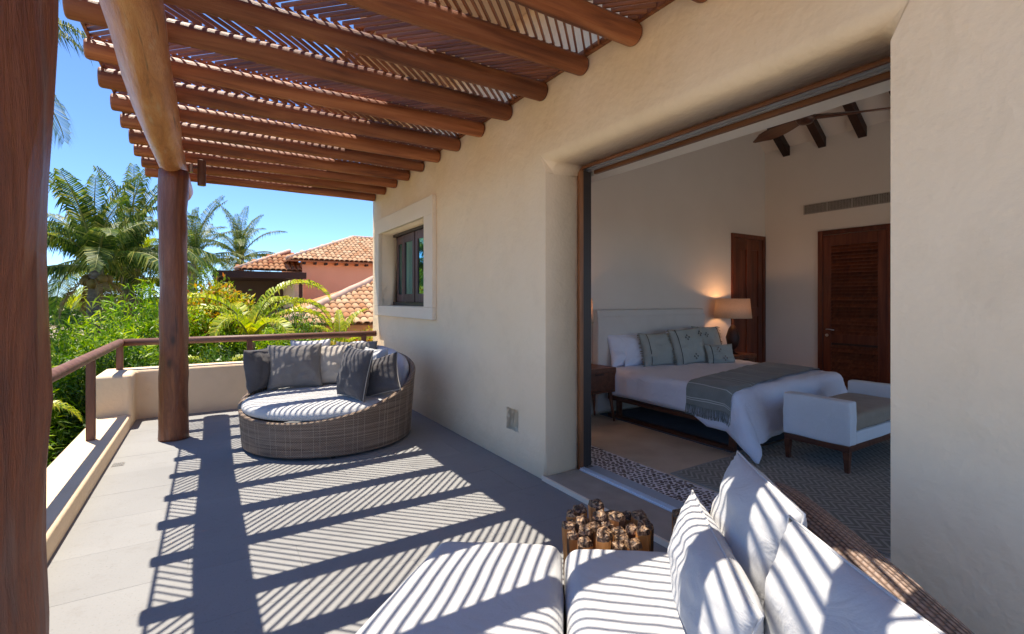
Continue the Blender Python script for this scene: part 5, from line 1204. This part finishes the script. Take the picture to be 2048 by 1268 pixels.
SH = [
 ('bamboo', 'bamboo-leaved hedge shrub nearest the near post, left of the kerb', -2.75, 4.6, 0.95, 1.0),
 ('dark', 'dark glossy shrub low beside the kerb and the first rail post', -2.55, 6.3, 0.60, 0.9),
 ('bamboo2', 'bamboo-leaved shrub left of the parapet corner block', -2.75, 7.9, 1.15, 1.05),
 ('bamboo', 'bright bamboo-leaved shrub just behind the parapet corner', -1.45, 9.7, 1.12, 1.0),
 ('dark', 'dark leafy shrub under the corner of the handrail', -1.1, 9.1, 0.72, 0.75),
 ('bamboo2', 'light green shrub left of the far log post, below the coconut palms', -3.0, 10.8, 0.92, 1.1),
 ('bamboo', 'light green shrub directly behind the far log post', -0.85, 11.0, 1.42, 1.0),
 ('dark', 'dark shrub below the handrail right of the far post', 0.25, 9.15, 0.62, 0.72),
 ('croton', 'yellow and orange croton bush right of the far log post', 0.0, 11.9, 1.70, 1.0),
 ('croton', 'low orange croton bush under the handrail behind the daybed', 1.75, 9.3, 0.62, 0.75),
 ('bamboo2', 'green shrub between the croton bush and the arching palm', 0.75, 11.3, 1.05, 0.8),
 ('dark', 'green shrub in front of the dark porch', 1.55, 12.0, 1.15, 0.75),
 ('bamboo', 'yellow-green shrub below the low tiled roof', 1.45, 10.1, 0.85, 0.7),
 ('croton', 'yellow croton bush at the corner of the terrace wall', 2.75, 9.9, 0.80, 0.75),
 ('bamboo2', 'green shrub filling the gap under the right end of the handrail', 2.3, 10.9, 0.72, 0.7),
 ('bamboo', 'hedge shrub farthest left behind the near log post', -4.6, 8.2, 1.3, 1.2),
 ('bamboo2', 'hedge shrub at the far left below the horizon', -4.9, 12.2, 1.42, 1.2),
 ('dark', 'dark round shrub far back between the palm trunks', -2.6, 15.6, 1.05, 1.1),
 ('bamboo', 'bright shrub far back left of the porch', -0.3, 15.5, 2.0, 1.1),
]
for i, (k, lab, x, y, zt, s) in enumerate(SH): shrub(k, lab, x, y, zt, s, i*1.3)
# ground cover deep down behind the parapet
V, F = leaf_cloud(9000, 6.0, 5.5, 2.6, 0.26, 0.05, 5, 0.2, 77, shell=0.75, low=0.0)
gc = mesh_obj('ground_cover', np_mesh('ground_cover', V, F, M['leaf_dark']), None, (-0.4, 13.5, -2.6)); tag(gc, 'low dense green ground cover planting behind the parapet', 'plants', kind='stuff')
V, F = leaf_cloud(5000, 2.6, 6.0, 2.6, 0.24, 0.05, 5, 0.2, 78, shell=0.75, low=0.0)
gc = mesh_obj('ground_cover', np_mesh('ground_cover', V, F, M['leaf_dark']), None, (-3.9, 4.8, -2.9)); tag(gc, 'low dark ground cover planting beside the kerb', 'plants', kind='stuff')

def frond(L_, arch, lw, ll, n=58, seed=0, vfold=0.5, twist=0.0, tipdrop=1.0, droop=1.0):
    """feather frond in the XZ plane from origin: returns leaf verts/faces and rachis points"""
    r = random.Random(seed); V = []; F = []; pts_ = []
    a = R(arch[0]); x = z = 0; m = n
    da = (R(arch[1])-R(arch[0]))/m
    for i in range(m+1):
        pts_.append((x, 0, z)); aa = a+da*i*(0.5+0.5*(i/m))*tipdrop; x += math.cos(aa)*L_/m; z += math.sin(aa)*L_/m
    for i in range(3, m+1):
        s = i/m; p = Vector(pts_[i]); t = (Vector(pts_[min(i+1, m)])-Vector(pts_[i-1])).normalized(); nrm = Vector((-t.z, 0, t.x))
        l = ll*max(0.12, math.sin((0.13+0.84*s)*math.pi))**0.6*r.uniform(0.88, 1.1)
        for sd_ in (-1, 1):
            d = (Vector((0, sd_, 0))*0.80 + t*0.55 + nrm*vfold*r.uniform(0.6, 1.2)).normalized()
            w = lw*r.uniform(0.8, 1.15); dr_ = r.uniform(0.35, 0.85)*droop; e1 = p + d*l*0.55 - Vector((0, 0, 0.10*l*droop)); e2 = p + d*l*(0.97-0.15*droop) - Vector((0, 0, l*dr_))
            sv = t*w/2; b0 = len(V)
            V += [p-sv*0.5, p+sv*0.5, e1+sv, e1-sv, e2]; F += [(b0, b0+1, b0+2, b0+3), (b0+3, b0+2, b0+4)]
    return V, F, pts_
def frond_mesh(name, mat, **k):
    V, F, pts_ = frond(**k); b = MB(); b.v = [tuple(v) for v in V]; b.f = F
    return b.mesh(name, mat), pts_
def palm(label, x, y, zc, trunk_r, lean, fronds, L_, seed, mat, group=None, lw=0.036, ll=0.50, variants=4, arch_rng=None, coconuts=True, z0=-3.2, trunk=True):
    t = thing('palm_tree', label, 'palm tree', (x, y, z0), 0, group); rr = random.Random(seed); H = zc-z0
    if trunk:
        P_ = []; rd = []
        for k in range(25):
            s = k/24; P_.append((lean[0]*(s**1.6-1), lean[1]*(s**1.6-1), H*s)); rd.append(trunk_r*(1.35-0.4*s)*(1+0.05*(k % 2)))
        MB().tube(P_, rd, 12, True).build('trunk', M['palm_trunk'], t, True)
    ms = []
    archs = arch_rng or [(86, 35), (70, -5), (52, -40), (32, -65), (12, -80)]
    for q, ar in enumerate(archs):
        for w in range(2):
            me, pts_ = frond_mesh('frond', mat, L_=L_*rr.uniform(0.9, 1.05), arch=ar, lw=lw, ll=ll, seed=seed*10+q*2+w, vfold=0.35 if q < 2 else 0.1)
            rb = MB(); rb.tube(pts_[::3], [0.028*(1-0.85*i/len(pts_[::3])) for i in range(len(pts_[::3]))], 5, False); rm = rb.mesh('midrib', M['rachis'], True)
            ms.append((q, me, rm))
    for k in range(fronds):
        q = k % len(archs); c = [m for m in ms if m[0] == q]; _, me, rm = c[rr.randrange(len(c))]
        az = k*2.399963+rr.uniform(-.2, .2)
        o = mesh_obj('frond', me, t, (0, 0, H), (rr.uniform(-.15, .15), rr.uniform(-.1, .1), az)); mesh_obj('midrib', rm, o)
        sc = rr.uniform(0.85, 1.08); o.scale = (sc, sc, sc)
    if coconuts:
        for k in range(7):
            a = k*0.9; b = MB(); b.tube([(0, 0, 0.10), (0, 0, 0.06), (0, 0, 0), (0, 0, -0.06), (0, 0, -0.10)], [0.02, 0.075, 0.10, 0.075, 0.02], 10)
            o = b.build('coconut', plain('coconut_husk', (0.22, 0.15, 0.04), 0.7) if k == 0 else bpy.data.materials['coconut_husk'], t, True); o.location = (0.18*math.cos(a), 0.18*math.sin(a), H-0.22-0.05*(k % 3))
        for k in range(4):
            me, _ = frond_mesh('dry_frond', M['leaf_dry'], L_=L_*0.5, arch=(-40, -85), lw=0.05, ll=ll*0.5, seed=seed+90+k, n=24); mesh_obj('dry_frond', me, t, (0, 0, H-0.1), k*1.6+0.4)
    return t
palm('tall coconut palm with leaning ringed trunk, left of the far post', -1.97, 13.0, 2.15, 0.12, (0.12, 0.1), 25, 2.15, 1, M['leaf_palm'])
palm('coconut palm standing just behind and right of the leaning palm', -1.72, 15.3, 2.45, 0.13, (0.0, 0.0), 24, 2.3, 2, M['leaf_palm'])
palm('distant coconut palm between the far post and the tiled porch, left one', -0.55, 24.0, 3.0, 0.16, (0.1, 0), 26, 3.0, 3, M['leaf_palm'])
palm('distant coconut palm nearest the tiled porch roof', 1.35, 28.0, 3.55, 0.16, (0, 0), 26, 3.1, 4, M['leaf_palm'])
palm('small low palm with yellow fronds between the two big palm trunks', -1.9, 17.5, 1.9, 0.10, (0, 0), 14, 1.6, 5, M['leaf_areca'], coconuts=False)
palm('coconut palm hidden behind the near post with one frond hanging into view', -3.05, 10.4, 5.45, 0.14, (0.3, 0.2), 14, 1.9, 6, M['leaf_palm'], arch_rng=[(70, 10), (30, -50), (5, -80), (-15, -85)], lw=0.022, ll=0.55)
# areca / cycad type palms with arching fronds
def areca(label, x, y, z, L_, spec, seed, z0=-3.2, lw=0.045, ll=0.34):
    t = thing('garden_palm', label, 'palm', (x, y, z0)); 
    MB().tube([(0, 0, 0), (0.03, 0.02, z-z0)], [0.09, 0.05], 8).build('stem', M['palm_trunk'], t, True)
    for i, (az, a0, a1, s) in enumerate(spec):
        me, pts_ = frond_mesh('frond', M['leaf_areca'], L_=L_*s, arch=(a0, a1), lw=lw, ll=ll, seed=seed+i, n=44, vfold=0.75)
        rb = MB(); q = pts_[::3]; rb.tube(q, [0.022*(1-0.8*k/len(q)) for k in range(len(q))], 5, False)
        o = mesh_obj('frond', me, t, (0, 0, z-z0), R(az)); mesh_obj('midrib', rb.mesh('midrib', M['rachis'], True), o)
areca('garden palm with big arching yellow-green fronds before the dark porch', 0.66, 10.3, 0.70, 2.0, [(178, 80, -75, 1.0), (165, 70, -60, 0.8), (8, 72, -85, 1.05), (-5, 60, -70, 0.9), (40, 78, -60, 0.9), (-60, 55, -70, 0.7), (-120, 60, -70, 0.75), (110, 70, -50, 0.8), (20, 84, -60, 1.2)], 200)
areca('low garden palm arching under the handrail right of the far post', 0.12, 9.05, 0.25, 0.85, [(170, 70, -70, 1), (10, 65, -75, 1.05), (-60, 60, -80, .8), (-120, 60, -80, .8), (90, 60, -70, .8)], 230, lw=0.02, ll=0.2)
areca('young garden palm with upright fronds in front of the low tiled roof', 2.15, 9.7, 0.45, 1.15, [(25, 82, 10, 1.0), (160, 78, 0, .7), (-30, 60, -30, .7), (200, 50, -40, .7), (80, 85, 20, .9)], 250, lw=0.035, ll=0.22)
areca('slender palm left of the parapet corner by the rail post', -1.9, 6.9, 0.1, 0.9, [(0, 60, -70, 1), (70, 60, -70, 1), (-60, 60, -70, .9), (140, 60, -70, .8)], 270, lw=0.02, ll=0.2)
# gravel path / stone showing between plants
for i, (x, y, z, s) in enumerate([(0.9, 13.0, 0.55, 0.7), (-0.05, 12.9, 0.7, 0.45)]):
    bm = bmesh.new(); bmesh.ops.create_icosphere(bm, subdivisions=3, radius=1)
    for v in bm.verts: v.co = v.co*(1+0.25*mnoise.noise(v.co*1.3+Vector((i*4, 0, 0)))); v.co.x *= s; v.co.y *= s; v.co.z = v.co.z*s*0.8
    me = bpy.data.meshes.new('boulder'); bm.to_mesh(me); bm.free(); me.materials.append(M['threshold']); o = mesh_obj('boulder', me, None, (x, y, z-0.5*s))
    tag(o, ['large grey rounded rock right of the arching garden palm', 'smaller grey rock left of the arching garden palm'][i], 'rock')
    pd_ = MB().box(-s*.6, s*.6, -s*.6, s*.6, -3.2-(z-0.5*s), -0.1).build('rock_base', M['threshold'], o)
# far tree line at the horizon
V = []; F = []
r = np.random.default_rng(5); n = 5200
px = r.uniform(-110, 60, n); py = 120 + r.uniform(-8, 8, n); hh = 1.6 + 1.6*np.array([mnoise.noise(Vector((a*0.09, 0, 0))) for a in px]) + 1.0*np.array([mnoise.noise(Vector((a*0.4, 3, 0))) for a in px])
pz = -3 + r.random(n)*(hh+3.2)
for i in range(n):
    s = r.uniform(0.5, 1.1); a = r.uniform(0, 6.28); b0 = len(V); c = Vector((px[i], py[i], pz[i]))
    u = Vector((math.cos(a), math.sin(a), r.uniform(-.5, .5)))*s; w = Vector((-math.sin(a)*.4, math.cos(a)*.4, 1))*s*0.6
    V += [c-u, c-w, c+u, c+w]; F.append((b0, b0+1, b0+2, b0+3))
tl_ = mesh_obj('treeline', np_mesh('treeline', [tuple(v) for v in V], F, M['leaf_dark']), None); tag(tl_, 'distant low line of trees along the horizon', 'trees', kind='stuff')
